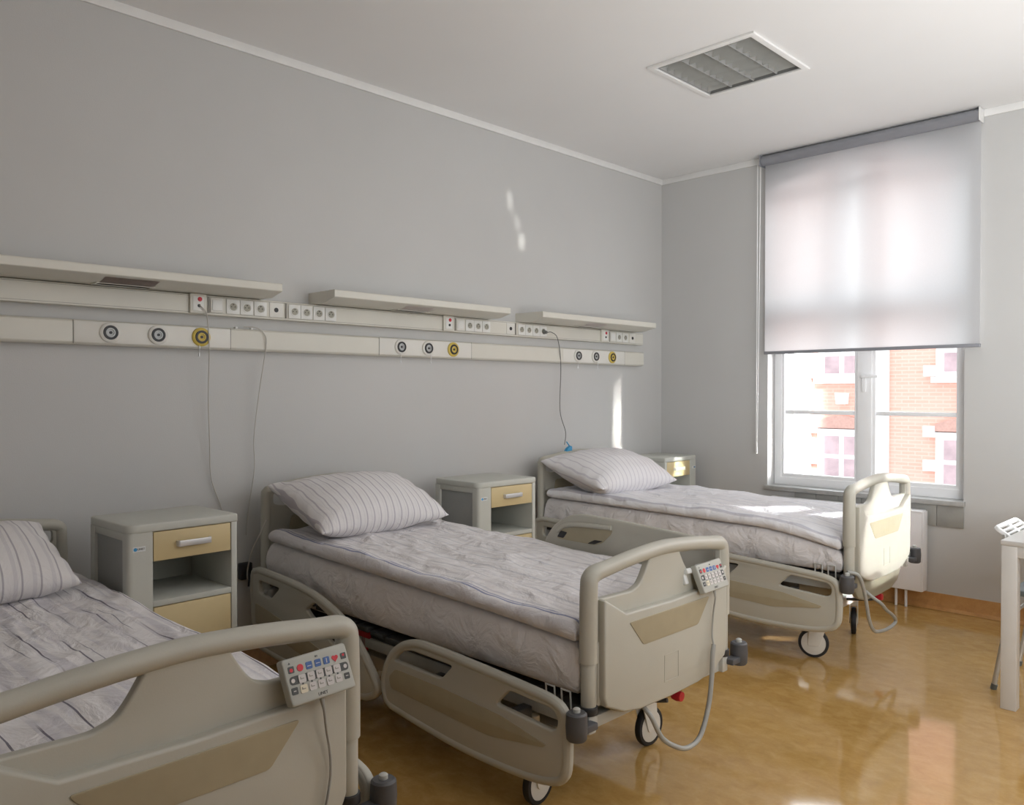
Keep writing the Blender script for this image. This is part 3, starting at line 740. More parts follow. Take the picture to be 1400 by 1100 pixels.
def make_pillow(w, l, t, seed):
    n = 40; b = bmesh.new(); uvl = b.loops.layers.uv.new('UVMap')
    g = {}
    for i in range(n + 1):
        for j in range(n + 1):
            s, q = -1 + 2 * i / n, -1 + 2 * j / n
            s2, q2 = math.sin(s * PI / 2), math.sin(q * PI / 2)
            x = l / 2 * s2 * (1 - 0.06 * (1 - q2 * q2)); y = w / 2 * q2 * (1 - 0.05 * (1 - s2 * s2))
            hgt = t / 2 * (max(0, (1 - s2 ** 2)) ** 0.50) * (max(0, (1 - q2 ** 2)) ** 0.45)
            p = Vector((x * 7, y * 7, seed))
            wr = 0.010 * (mnoise.noise(p) + 0.6 * mnoise.noise(p * 2.2)) * min(1, hgt / 0.02)
            edge = 0.004 * max(0, abs(q2) ** 4) * math.sin(x * 60 + seed) * min(1, hgt / 0.01)
            sag = 1.0 + 0.12 * s2
            for side in (1, -1):
                if side < 0 and (i in (0, n) or j in (0, n)): g[(i, j, -1)] = g[(i, j, 1)]; continue
                g[(i, j, side)] = b.verts.new((x, y, side * hgt * sag + wr * side + edge * (side > 0)))
    for i in range(n):
        for j in range(n):
            for side in (1, -1):
                vs = [g[(i, j, side)], g[(i + 1, j, side)], g[(i + 1, j + 1, side)], g[(i, j + 1, side)]]
                if side < 0: vs.reverse()
                f = b.faces.new(vs)
                for lpp in f.loops: lpp[uvl].uv = (lpp.vert.co.x, lpp.vert.co.y)
    m = MB(); m._merge(b); return m

def make_bed(label, x, y, a, h, head_dz, tilt, rails, castors, head_rail_dz=0.0, hose=None, cab=None):
    bed = thing('hospital_bed', label, 'bed', (x, y, 0), a, 'beige hospital beds along the wall')
    g = len(bpy.data.objects)
    parts0 = set(bpy.data.objects)
    make_footboard(bed, h); make_headboard(bed, head_dz)
    # mattress platform and frame
    fr = MB()
    for s in (-1, 1):
        fr.box(-1.96, -0.06, s * 0.345 - 0.02, s * 0.345 + 0.02, 0.315, 0.36, 0.004)
    for u in (-1.96, -1.3, -0.7, -0.085):
        fr.box(u, u + 0.04, -0.345, 0.345, 0.318, 0.356, 0.004)
    for s in (-1, 1):
        fr.box(-0.07, -0.012, s * 0.387 - 0.018, s * 0.387 + 0.018, 0.325, 0.385, 0.005)
        fr.box(-0.10, -0.03, min(s * .34, s * .40), max(s * .34, s * .40), 0.325, 0.365, 0.004)
        fr.box(-2.03, -1.95, s * 0.37 - 0.035, s * 0.37 + 0.035, 0.325, 0.43, 0.005)
    fr.build('bed_frame', M['frame_metal'], bed)
    def plat(u): return 0.385 + tilt * max(0, (-u - 1.0) / 1.0) ** 1.3
    pl = MB()
    for k in range(19):
        u0 = -1.97 + k * 0.101
        pl.box(u0, u0 + 0.085, -0.385, 0.385, plat(u0 + .04) - 0.008, plat(u0 + .04) + 0.012, 0.003)
    pl.box(-1.97, -0.06, -0.36, -0.33, 0.36, 0.38).box(-1.97, -0.06, 0.33, 0.36, 0.36, 0.38)
    pl.build('mattress_platform', M['dark_metal'], bed)
    for u in (-0.17, -0.105):
        MB().tube([(u - .018, -0.40, 0.37), (u - .018, -0.405, 0.44), (u + .018, -0.405, 0.44), (u + .018, -0.40, 0.37)], 0.0035, smooth=0).build('mattress_retainer', M['frame_metal'], bed)
    # base chassis and lifting columns
    ch = MB()
    for s in (-1, 1): ch.box(-1.78, -0.24, s * 0.27 - 0.025, s * 0.27 + 0.025, 0.20 - h, 0.255 - h, 0.006)
    for u in (-1.78, -0.30): ch.box(u, u + 0.06, -0.32, 0.33, 0.20 - h, 0.25 - h, 0.006)
    ch.build('chassis', M['wheel_white'], bed)
    for u in (-1.45, -0.55):
        c = MB().box(u - .06, u + .06, -0.10, 0.10, 0.215 - h, 0.325, 0.01)
        c.build('lift_column', M['dark_metal'], bed)
    zb_ = 0.335 - 1.2 * h
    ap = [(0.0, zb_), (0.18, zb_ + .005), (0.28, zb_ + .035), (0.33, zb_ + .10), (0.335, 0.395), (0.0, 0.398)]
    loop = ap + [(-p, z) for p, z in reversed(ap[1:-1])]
    MB().slab([rpoly(loop, 0.02)], -0.05, -0.028, 0.006, 'yz').build('end_skirt', M['skirt_shaded'], bed)
    for u, v, yw in castors: make_castor(bed, u, v, yw, h)
    # corner bumper rollers
    for s in (-1, 1):
        for u in (-0.005,):
            b1 = MB().box(u - .02, u + .02, min(s * .395, s * .45), max(s * .395, s * .45), 0.35, 0.372, 0.004).build('bumper_bracket', M['bumper'], bed)
            MB().lathe([(0, -0.043), (0.026, -0.043), (0.031, -0.037), (0.033, 0.0), (0.031, 0.035), (0.026, 0.04), (0, 0.04)], Matrix.Translation((u, s * 0.472, 0.379)), 26).build('bumper_roller', M['bumper'], b1)
            MB().lathe([(0.011, 0.038), (0.011, 0.05), (0.007, 0.053), (0.0, 0.053)], Matrix.Translation((u, s * 0.472, 0.379)), 16).build('roller_pin', M['frame_metal'], b1)
    for kind, side, dz, ins in rails: side_rail(bed, kind, side, dz, ins)
    # brake pedal
    MB().tube([(-0.27, 0.13, 0.235 - h), (-0.16, 0.13, 0.25 - h), (-0.10, 0.14, 0.262 - h)], 0.008, smooth=3).build('pedal', M['dark_metal'], bed)
    MB().lathe([(0, -0.02), (0.017, -0.018), (0.02, 0), (0.017, 0.018), (0, 0.02)], Matrix.Translation((-0.10, 0.205, 0.262 - h)) @ Matrix.Rotation(PI / 2, 4, 'Y'), 20).build('pedal_knob', M['red'], bed)
    rl = MB().box(-1.27, -1.19, -0.37, -0.345, 0.355, 0.40, 0.006); rl.box(-1.25, -1.22, -0.365, -0.35, 0.30, 0.36, 0.004)
    rl.build('release_handle', M['red'], bed)
    if hose:
        MB().tube(hose, 0.0085, smooth=8, res=3).build('hose', M['hose'], bed)
    # parts are drawn for a bed frame raised by h
    for o in set(bpy.data.objects) - parts0:
        if o.parent is bed: o.location.z += h
    return bed

BEDS = {1: (2.1417, -4.7855, .0187, .007), 2: (2.194, -3.1892, -.003, 0.0), 3: (2.1785, -1.2178, .0127, .082)}
LOW = [('foot', -1, 0.0, False), ('head', -1, 0.0, False)]
bed1 = make_bed('nearest hospital bed, at the left edge, large button panel on its footboard', *BEDS[1], -0.02, 0.0,
                [('foot', -1, -.005, False), ('foot', 1, -.005, False), ('head', -1, -.05, False)],
                [(-.28, -.32, 2.6), (-.28, .32, 2.4), (-1.7, -.3, 2.2), (-1.7, .3, 2.8)])
bed2 = make_bed('middle hospital bed with small button panel on its footboard', *BEDS[2], 0.055, 0.075,
                [('foot', -1, 0, False), ('head', -1, 0, False), ('foot', 1, .355, True)],
                [(-.285, -.335, -1.45), (-.285, .29, -1.6), (-1.7, -.3, 0.5), (-1.7, .3, 0.3)],
                hose=[(-.06, -.10, .34), (-.01, -.093, .30), (.012, -.06, .225), (.03, -.01, .185), (.035, .058, .160), (.035, .136, .174), (.035, .19, .26), (.034, .214, .36), (.032, .222, .43), (.03, .234, .47)])
bed3 = make_bed('farthest hospital bed, beside the window, no button panel', *BEDS[3], -0.005, 0.02,
                [('foot', -1, -.033, False), ('head', -1, -.065, False)],
                [(-.27, -.226, 0.36), (-.28, .33, -1.22), (-1.7, -.3, 0.4), (-1.7, .3, -0.3)],
                hose=[(-.02, -.43, .425), (.02, -.40, .41), (.03, -.35, .322), (.03, -.292, .188), (.03, -.24, .125), (.03, -.176, .100), (.03, -.05, .085), (.03, .05, .09), (.03, .075, .105), (.03, .03, .14), (.03, -.06, .185), (.03, -.129, .228), (.0, -.16, .26), (-.05, -.17, .30)])

def dress(i, top_head, top_foot, mat_zb, qm, pm, labels, seed, pillow):
    x, y, a, h = BEDS[i]; tilt = {1: 0.0, 2: 0.075, 3: 0.02}[i]
    def plat(u): return 0.40 + tilt * max(0, (-u - 1.0) / 1.0) ** 1.3
    drop = {1: 0.02, 2: 0.012, 3: 0.075}[i]
    def qtop(u, v): return top_foot + (top_head - top_foot) * min(1, max(0, -u / 1.9)) ** 1.0 - drop * max(0, 1 + u / 0.5) ** 1.5
    zq = 0.062
    def mt(u, v): return qtop(u, v) - zq
    m = soft_slab(-1.965, -0.055, -0.402, 0.402, lambda u, v: max(mat_zb, plat(u)), mt, 0.035, 0.003, seed, nu=60, nv=20, sidewob=0.016)
    ma = m.build('mattress', M['sheet'])
    ma.location = (x, y, h); ma.rotation_euler = (0, 0, a)
    tag(ma, labels[0], 'mattress', 'mattresses in white sheets')
    def qb(u, v): return mt(u, v) + 0.005
    q = soft_slab(-1.93, -0.062, -0.412, 0.412, qb, qtop, 0.03, 0.017, seed + 3, nu=130, nv=60, sidewob=0.008, aniso=(1.0, 1.3))
    qq = q.build('quilt', qm); qq.location = (x, y, h); qq.rotation_euler = (0, 0, a)
    tag(qq, labels[1], 'quilt', 'quilts on the beds')
    (pu, pv, pz, tl, yw, w, l, t) = pillow
    p = make_pillow(w, l, t, seed + 5).build('pillow', pm)
    p.matrix_world = Matrix.Translation((x, y, h)) @ Matrix.Rotation(a, 4, 'Z') @ Matrix.Translation((pu, pv, pz)) @ Matrix.Rotation(yw, 4, 'Z') @ Matrix.Rotation(tl, 4, 'Y')
    tag(p, labels[2], 'pillow', 'striped pillows')
dress(1, 0.650, 0.605, 0.415, M['quilt_dash'], M['pillow_wide'],
      ('white sheeted mattress of the nearest bed under the dashed quilt', 'white quilt with broken dark dashes on the nearest bed', 'wide-striped pillow at the left edge on the nearest bed'), 1.0,
      (-1.71, -0.06, 0.765, 0.34, 0.0, 0.70, 0.49, 0.23))
dress(2, 0.715, 0.655, 0.425, M['quilt_blue'], M['pillow'],
      ('white sheeted mattress of the middle bed, side sheet wrinkled', 'pale quilt with a blue striped edge on the middle bed', 'mauve-striped pillow on the middle bed, leaning on its headboard'), 11.0,
      (-1.715, -0.045, 0.838, 0.36, 0.03, 0.73, 0.48, 0.24))
dress(3, 0.660, 0.630, 0.405, M['quilt_pale'], M['pillow_pale'],
      ('white sheeted mattress of the farthest bed near the window', 'pale bluish quilt on the farthest bed by the window', 'faintly striped plump pillow on the farthest bed'), 23.0,
      (-1.68, -0.08, 0.770, 0.26, -0.05, 0.75, 0.53, 0.27))

# ------------------------------------------------------------------ button panels hung on footboards
def heart(s):
    pts = []
    for k in range(28):
        t = 2 * PI * k / 28
        pts.append((s * 16 * math.sin(t) ** 3 / 16, s * (13 * math.cos(t) - 5 * math.cos(2 * t) - 2 * math.cos(3 * t) - math.cos(4 * t)) / 16))
    return pts
def control_panel(i, v, z, label, tilt, roll, cable, arm=False):
    x, y, a, h = BEDS[i]
    r = thing('control_panel', label, 'control panel', (0, 0, 0), 0, 'button panels hanging on footboards')
    Wd, Hd = 0.172, 0.104
    # local: y across, z up, x outward
    MB().slab([rpoly([(-Wd / 2, Hd / 2 - .004), (-Wd / 2 + .008, -Hd / 2), (Wd / 2, -Hd / 2 + .002), (Wd / 2 - .008, Hd / 2)], 0.008)], 0, 0.024, 0.004, 'yz').build('case', M['panel_grey'], r)
    X = 0.0238
    def btn(shape, m, name='button', d=0.0012):
        MB().slab([shape], X, X + d, 0, 'yz').build(name, m, r)
    sqr = lambda cy, cz, s: rpoly([(cy - s, cz - s), (cy + s, cz - s), (cy + s, cz + s), (cy - s, cz + s)], s * 0.35, 3)
    circ = lambda cy, cz, s: [(cy + s * math.cos(k * PI / 10), cz + s * math.sin(k * PI / 10)) for k in range(20)]
    xs = [-0.066 + k * 0.0222 for k in range(7)]
    z1, z2, z3 = 0.024, 0.001, -0.0205
    # dark linking strip
    MB().slab([rpoly([(xs[0] - .008, z2 - .009), (xs[6] + .008, z2 - .009), (xs[6] + .008, z2 + .009), (xs[0] - .008, z2 + .009)], 0.008, 4)], X - .0005, X + .0005, 0, 'yz').build('strip', M['btn_dark'], r)
    ver = MB()
    for k in range(1, 6): ver.box(X - .0005, X + .0004, xs[k] - .002, xs[k] + .002, z3, z2)
    ver.build('strip', M['btn_dark'], r)
    btn(sqr(xs[0], z1, .0072), M['btn_dark']); btn(circ(xs[1], z1, .0077), M['btn_red'])
    for k in (2, 3, 4): btn(sqr(xs[k], z1, .0078), M['btn_blue'])
    btn([(xs[5] + p, z1 + q) for p, q in heart(.0082)], M['btn_red']); btn(sqr(xs[6], z1, .0068), M['btn_dark'])
    for k in (0, 6): btn(circ(xs[k], z2, .0045), M['btn_white'])
    for k in range(1, 6): btn(sqr(xs[k], z2, .0088), M['btn_white'], d=.002)
    btn(sqr(xs[0], z3, .0075), M['btn_dark']); btn(sqr(xs[6], z3, .0068), M['btn_dark'])
    for k in range(1, 6): btn(sqr(xs[k], z3, .0086), M['btn_cream'] if k == 1 else M['btn_white'], d=.002)
    F = lambda cy, cz: Matrix.Translation((X + .0021, cy, cz)) @ Matrix(((0, 0, 1, 0), (1, 0, 0, 0), (0, 1, 0, 0), (0, 0, 0, 1)))
    ic = MB()
    for k in range(1, 6):
        for zz in (z2, z3):
            ic.box(X + .0019, X + .0023, xs[k] - .005, xs[k] + .004, zz - .0012, zz + .0008)
            ic.box(X + .0019, X + .0023, xs[k] - .005, xs[k] - .003, zz - .001, zz + .004)
    ic.build('icon', M['rail_gap'], r)
    iw = MB().box(X + .0011, X + .0015, xs[4] - .001, xs[4] + .001, z1 - .005, z1 + .005)
    iw.box(X + .0011, X + .0015, xs[2] - .005, xs[2] + .005, z1 - .002, z1 - .0005).box(X + .0011, X + .0015, xs[3] - .005, xs[3] + .005, z1 - .001, z1 + .0005)
    iw.box(X + .0011, X + .0015, xs[0] - .003, xs[0] + .003, z3 - .001, z3 + .001).box(X + .0011, X + .0015, xs[6] - .004, xs[6] + .003, z3 - .0005, z3 + .001)
    iw.build('icon', M['btn_white'], r)
    ir = MB().slab([circ(xs[0], z1 - .001, .004)], X + .0011, X + .0015, 0, 'yz').slab([circ(xs[6], z1 + .002, .003)], X + .0011, X + .0015, 0, 'yz')
    ir.build('icon', M['btn_red'], r)
    Tx = lambda cy, cz: Matrix.Translation((X + .0004, cy, cz)) @ Matrix(((0, 0, 1, 0), (1, 0, 0, 0), (0, 1, 0, 0), (0, 0, 0, 1)))
    MB().text('LINET', 0.0095, Tx(0.0, -0.041)).build('lettering', M['ink'], r)
    MB().text('0/1', 0.006, Tx(0.0, 0.0385)).build('lettering', M['ink'], r)
    MB().text('\u25b2', 0.006, Tx(xs[0] - .002, 0.0375)).build('lettering', M['ink'], r)
    # hook over the footboard edge
    hk = MB().box(-0.035, 0.002, 0.02, 0.05, 0.028, 0.05, 0.004).box(-0.05, -0.03, 0.015, 0.055, 0.0, 0.05, 0.004)
    if arm:
        hk.box(-0.02, 0.004, -0.112, -0.08, 0.026, 0.046, 0.006).box(-0.03, -0.012, -0.118, -0.098, -0.006, 0.046, 0.005).cyl((-0.012, -0.112, 0.04), (-0.012, -0.03, 0.022), 0.007)
    hk.build('hook', M['label_white'], r)
    mx = Matrix.Translation((x, y, h)) @ Matrix.Rotation(a, 4, 'Z') @ Matrix.Translation((0.006, v, z)) @ Matrix.Rotation(roll, 4, 'X') @ Matrix.Rotation(-tilt, 4, 'Y')
    r.matrix_world = mx
    inv = mx.inverted() @ Matrix.Translation((x, y, h)) @ Matrix.Rotation(a, 4, 'Z')
    cb = MB().tube(cable, 0.0032, smooth=6, res=3)
    cb.cyl(cable[0], cable[1], 0.006, 0.0035)
    cb.build('cable', M['hose'], r, Mx=inv)
    return r
control_panel(1, 0.272, 0.723, 'grey button panel with red heart key hung on the nearest bed footboard', 0.36, 0.0,
              [(.033, .273, .686), (.038, .277, .655), (.028, .290, .60), (.022, .302, .55), (.02, .306, .50), (.02, .298, .449), (.015, .290, .40)])
control_panel(2, 0.228, 0.706, 'small grey button panel hung on the middle bed footboard', 0.36, 0.0,
              [(.033, .229, .669), (.037, .231, .638), (.028, .236, .59), (.022, .240, .55), (.022, .236, .50), (.03, .234, .465)], True)

# ------------------------------------------------------------------ headboard odds and ends
x, y, a, h = BEDS[3]
cl = thing('cord_clip', 'bright blue clip hanging on the farthest bed headboard', 'clip', (x - 2.0, y - 0.14, 0.95))
MB().slab([rpoly([(-0.05, -0.015), (0.03, -0.015), (0.032, 0.045), (0.018, 0.05), (-0.015, 0.032)], 0.006)], -0.012, 0.012, 0.003, 'yz').build('clip_body', M['blue'], cl)
MB().cyl((0, 0.022, 0.04), (-0.03, 0.02, 0.075), 0.004).build('cord_sleeve', M['blue'], cl)
c = MB().tube([(0.225, -3.585, 0.76), (0.21, -3.605, 0.70), (0.14, -3.615, 0.60), (0.07, -3.60, 0.50), (0.045, -3.587, 0.44)], 0.0033, smooth=8)
tag(c.build('power_cord', M['cord_white']), 'pale cord running from the middle bed headboard down to the black plug', 'cord')

# ------------------------------------------------------------------ bedside cabinets
def cabinet(x, y, rz, w, d, zt, label, flip=False):
    r = thing('bedside_cabinet', label, 'bedside cabinet', (x, y, 0), rz, 'grey bedside cabinets with cream fronts')
    S = Matrix.Diagonal((1, -1, 1, 1)) if flip else Matrix.Identity(4)
    hw, hd = w / 2, d / 2
    post = 0.22 * w                       # wide post with the label
    y0 = -hw + post; y1 = hw - 0.028      # drawer bay
    zb = 0.08
    Z = zt
    def B(mb, name, m, parent=None):
        if flip:
            bmesh.ops.transform(mb.bm, matrix=S, verts=mb.bm.verts[:]); bmesh.ops.reverse_faces(mb.bm, faces=mb.bm.faces[:])
        return mb.build(name, m, parent or r)
    B(MB().slab([rpoly([(-hd, -hw), (hd, -hw), (hd, hw), (-hd, hw)], [0.03, 0.04, 0.01, 0.01], 5)], Z - 0.032, Z, 0.006, 'xy'), 'cabinet_top', M['cab_body'])
    body = MB()
    body.box(-hd + .004, hd - .004, y0 - 0.016, y0, zb, Z - .032, 0.002)                     # divider beside the post
    body.slab([rpoly([(hd - .05, -hw + .004), (hd - .003, -hw + .004), (hd - .003, y0 - .003), (hd - .05, y0 - .003)], [0, 0.02, 0, 0], 4)], zb, Z - .03, 0, 'xy')
    body.box(-hd + .004, -hd + .045, -hw + .004, -hw + .05, zb, Z - .03, 0.003)
    body.box(-hd + .004, hd - .004, -hw + .006, -hw + .03, zb, zb + .05, 0.003)
    body.box(-hd + .02, hd - .02, -hw + .006, -hw + .03, Z - .06, Z - .03, 0.003)
    body.box(-hd + .004, hd - .003, y1, hw - .004, zb, Z - .03, 0.002)
    body.box(-hd + .004, hd - .004, y0 - .01, hw - .01, zb, zb + .018)
    body.box(-hd + .004, -hd + .012, -hw + .01, hw - .01, zb, Z - .04)
    B(body, 'cabinet_body', M['cab_body'])
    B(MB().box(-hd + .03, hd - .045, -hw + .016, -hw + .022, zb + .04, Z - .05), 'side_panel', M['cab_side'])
    zd0, zd1 = Z - 0.142, Z - 0.034
    zs = zd0 - 0.147
    dr = B(MB().box(hd - .022, hd - .004, y0 + .003, y1 - .003, zd0, zd1, 0.002), 'drawer', M['cab_wood'])
    yc = (y0 + y1) / 2
    hnd = MB().slab([rpoly([(hd - .006, yc - .068), (hd + .016, yc - .064), (hd + .016, yc + .064), (hd - .006, yc + .068), (hd - .004, yc + .058), (hd + .010, yc + .056), (hd + .010, yc - .056), (hd - .004, yc - .058)], 0.006, 3)], (zd0 + zd1) / 2 - .010, (zd0 + zd1) / 2 + .013, 0.002, 'xy')
    B(hnd, 'drawer_handle', M['alu'], dr)
    B(MB().box(-hd + .012, hd - .03, y0 + .012, y1 - .012, zd0 + .005, zd1 - .035), 'drawer_box', M['cab_inside'], dr)
    B(MB().box(-hd + .012, hd - .004, y0, y1, zs - .022, zs, 0.002), 'shelf', M['cab_body'])
    B(MB().box(-hd + .012, -hd + .016, y0, y1, zs, zd0 + .02), 'back_lining', M['cab_inside'])
    do = B(MB().box(hd - .022, hd - .004, y0 + .003, y1 - .003, zb + .02, zs - .025, 0.002), 'door', M['cab_wood'])
    hn = MB().slab([rpoly([(hd - .006, yc - .068), (hd + .016, yc - .064), (hd + .016, yc + .064), (hd - .006, yc + .068), (hd - .004, yc + .058), (hd + .010, yc + .056), (hd + .010, yc - .056), (hd - .004, yc - .058)], 0.006, 3)], zb + .15, zb + .173, 0.002, 'xy')
    B(hn, 'door_handle', M['alu'], do)
    ly = -hw + post * 0.47
    lb = B(MB().box(hd - .0035, hd - .0022, ly - .023, ly + .023, Z - .098, Z - .08), 'sticker', M['label_white'])
    sgn = -1 if flip else 1
    MB().slab([[(sgn * (ly - .014) + .0065 * math.cos(k * PI / 8), Z - .089 + .0065 * math.sin(k * PI / 8)) for k in range(16)]], hd - .0022, hd - .0016, 0, 'yz').build('logo_dot', M['ink_blue'], lb)
    MB().text('LINET', 0.010, Matrix.Translation((hd - .0018, sgn * ly + .007, Z - .089)) @ Matrix(((0, 0, 1, 0), (1, 0, 0, 0), (0, 1, 0, 0), (0, 0, 0, 1)))).build('lettering', M['ink'], lb)
    for cx_ in (-hd + .05, hd - .05):
        for cy_ in (-hw + .05, hw - .05):
            cs = MB().box(cx_ - .012, cx_ + .012, cy_ - .014, cy_ + .014, 0.045, zb, 0.003).build('castor', M['black_plastic'], r)
            MB().lathe([(0, -.01), (.022, -.01), (.025, -.006), (.025, .006), (.022, .01), (0, .01)], Matrix.Translation((cx_, cy_, 0.025)) @ Matrix.Rotation(PI / 2, 4, 'X'), 20).build('wheel', M['black_plastic'], cs)
    return r
cabinet(0.50, -4.172, 0.03, 0.432, 0.362, 0.876, 'bedside cabinet between the nearest and middle beds, open shelf showing')
cabinet(0.418, -2.347, -0.015, 0.442, 0.365, 0.88, 'bedside cabinet between the middle and farthest beds')
cabinet(0.214, -0.323, 0.02, 0.442, 0.365, 0.88, 'bedside cabinet in the window corner behind the farthest pillow', flip=True)

# ------------------------------------------------------------------ table and chair at the right edge
tx0, tx1, ty0, ty1, tz = 2.775, 3.50, -1.545, -0.45, 0.725
tb = thing('table', 'pale grey rectangular table at the right edge', 'table', ((tx0 + tx1) / 2, (ty0 + ty1) / 2, 0))
T = Matrix.Translation((-(tx0 + tx1) / 2, -(ty0 + ty1) / 2, 0))
MB().box(tx0, tx1, ty0, ty1, tz - 0.022, tz, 0.004).build('table_top', M['table'], tb, Mx=T)
ap = MB()
for (xa, xb, ya, yb) in ((tx0 + .055, tx1 - .055, ty0 + .006, ty0 + .026), (tx0 + .055, tx1 - .055, ty1 - .026, ty1 - .006), (tx0 + .006, tx0 + .026, ty0 + .055, ty1 - .055), (tx1 - .026, tx1 - .006, ty0 + .055, ty1 - .055)):
    ap.box(xa, xb, ya, yb, tz - 0.07, tz - 0.022, 0.002)
ap.build('apron', M['table'], tb, Mx=T)
for xa in (tx0 + .002, tx1 - .062):
    for ya in (ty0 + .002, ty1 - .062):
        MB().box(xa, xa + .06, ya, ya + .06, 0.0, tz - 0.022, 0.004).build('leg', M['table'], tb, Mx=T)
ch = thing('chair', 'white chair with slotted backrest tucked at the table', 'chair', (2.86, -1.1, 0))
cy = -1.08
T = Matrix.Translation((-2.86, 1.1, 0))
pts_bk = lambda w: [(-w, 0.0), (w, 0.0), (w, 0.075), (w * .9, 0.095), (-w * .9, 0.095), (-w, 0.075)]
slots = [[(sx * 1.0 - .075, z), (sx + .075, z), (sx + .075, z + .012), (sx - .075, z + .012)] for sx in (-.088, .088) for z in (0.018, 0.041, 0.064)]
Mb = Matrix.Translation((2.758, cy, 0.682)) @ Matrix.Rotation(-0.95, 4, 'Y')
MB().slab([rpoly(pts_bk(0.185), 0.02)] + [rpoly(s, 0.005) for s in slots], -0.010, 0.010, 0.004, 'yz', Mx=Mb).build('backrest', M['chair_white'], ch, Mx=T)
for s in (-1, 1):
    yy = cy + s * 0.225
    MB().tube([(2.693, yy, 0.0), (2.742, yy, 0.30), (2.762, yy, 0.44), (2.750, yy - s * .02, 0.56), (2.724, yy - s * .045, 0.705)], 0.011, smooth=3).build('leg', M['chair_leg'], ch, Mx=T)
    MB().tube([(3.085, yy, 0.0), (3.06, yy, 0.25), (3.045, yy, 0.445)], 0.011).build('leg', M['chair_leg'], ch, Mx=T)
    for xx, yo in ((2.693, 0), (3.085, 0)):
        MB().cyl((xx, yy + yo, 0.0), (xx + .006, yy + yo, 0.025), 0.0135).build('foot_cap', M['chair_dark'], ch, Mx=T)
MB().box(2.755, 3.10, cy - .225, cy + .225, 0.44, 0.468, 0.01).build('seat', M['chair_dark'], ch, Mx=T)
MB().cyl((2.748, cy - .22, .34), (2.748, cy + .22, .34), .008).cyl((3.053, cy - .22, .33), (3.053, cy + .22, .33), .008).build('crossbar', M['chair_leg'], ch, Mx=T)

# ------------------------------------------------------------------ the building across the street
bd = thing('brick_building', 'red brick building with white window surrounds outside the window', 'building', (-2, 12, -6))
T = Matrix.Translation((2, -12, 6))
MB().box(-16, -2.9, 12.0, 12.6, -6, 5.2).box(-2.9, 14, 12.0, 12.6, -6, 9.5).build('facade', M['brick'], bd, Mx=T)
MB().box(-16, -4.16, 11.9, 12.0, -6, 5.2, 0.01).build('haze_white_bay', M['stone'], bd, Mx=T)  # white slab painted in for sun haze that washes out the facade
MB().box(-2.92, -2.50, 11.92, 12.0, -6, 9.5, 0.01).build('pilaster', M['stone'], bd, Mx=T)
def far_window(cx_, z0, z1, w):
    f = MB().slab([[(cx_ - w / 2, z0), (cx_ + w / 2, z0), (cx_ + w / 2, z1), (cx_ - w / 2, z1)]], 11.90, 12.0, 0, 'xz').build('window', M['far_frame'], bd, Mx=T)
    pw = (w - 0.42) / 2
    n = max(1, round((z1 - z0 - .1) / 0.46)); ph = (z1 - z0 - .16) / n
    g = MB()
    for s in (-1, 1):
        for k in range(n):
            xc = cx_ + s * (pw / 2 + 0.055); zz = z0 + .10 + k * ph
            g.box(xc - pw / 2, xc + pw / 2, 11.885, 11.9, zz, zz + ph - .09)
    g.build('pane', M['far_pane'], f).data.transform(T)
    MB().box(cx_ - w / 2 - .08, cx_ + w / 2 + .08, 11.84, 12.0, z0 - .12, z0, .01).build('sill', M['stone'], bd, Mx=T)
def surround(cx_, z1, w):
    pts = [(cx_ - w / 2, z1), (cx_ + w / 2, z1)] + [(cx_ + w / 2 - w * k / 10, z1 + .13 + .14 * (1 - (1 - k / 5) ** 2)) for k in range(11)]
    MB().slab([pts], 11.86, 12.0, 0, 'xz').build('lintel', M['arch_brick'], bd, Mx=T)
    MB().slab([[(cx_ - .10, z1 + .52), (cx_ + .10, z1 + .52), (cx_ + .13, z1 + .76), (cx_ - .13, z1 + .76)]], 11.84, 12.0, 0, 'xz').build('keystone', M['stone'], bd, Mx=T)
    for s in (-1, 1):
        for dz in (-.12, .0, -.80, -1.55):
            if dz == 0: continue
            MB().box(min(cx_ + s * w / 2, cx_ + s * (w / 2 + .22)), max(cx_ + s * w / 2, cx_ + s * (w / 2 + .22)), 11.86, 12.0, z1 + dz, z1 + dz + .22, .005).build('quoin', M['stone'], bd, Mx=T)
for cx_ in (-3.46, -1.06, 1.3, 3.7):
    far_window(cx_, -1.05, 0.56, 1.05); surround(cx_, 0.58, 1.06)
    far_window(cx_, 1.66, 3.2, 1.05); surround(cx_, 3.22, 1.06)
st = MB().box(-16, 14, 0.6, 12.0, -6.2, -6.0).build('street', M['ground']); struct(st); st.name = 'ground'

# ------------------------------------------------------------------ light
w = bpy.data.worlds.new('world'); SC.world = w; w.use_nodes = True
nt = w.node_tree; bg = nt.nodes['Background']
bg.inputs[0].default_value = (0.90, 0.95, 1.0, 1)
# hazy bright sky: a soft glow around the direction of the low sun behind thin cloud
tcw = N(nt, 'ShaderNodeTexCoord'); dt = N(nt, 'ShaderNodeVectorMath', operation='DOT_PRODUCT')
nt.links.new(tcw.outputs['Generated'], dt.inputs[0]); dt.inputs[1].default_value = Vector((-.40, .78, .48)).normalized()
gl = math_node(nt, 'POWER', math_node(nt, 'MAXIMUM', dt.outputs['Value'], 0.0), 22.0)
nt.links.new(math_node(nt, 'ADD', math_node(nt, 'MULTIPLY', gl, 9.0), 2.5), bg.inputs[1])

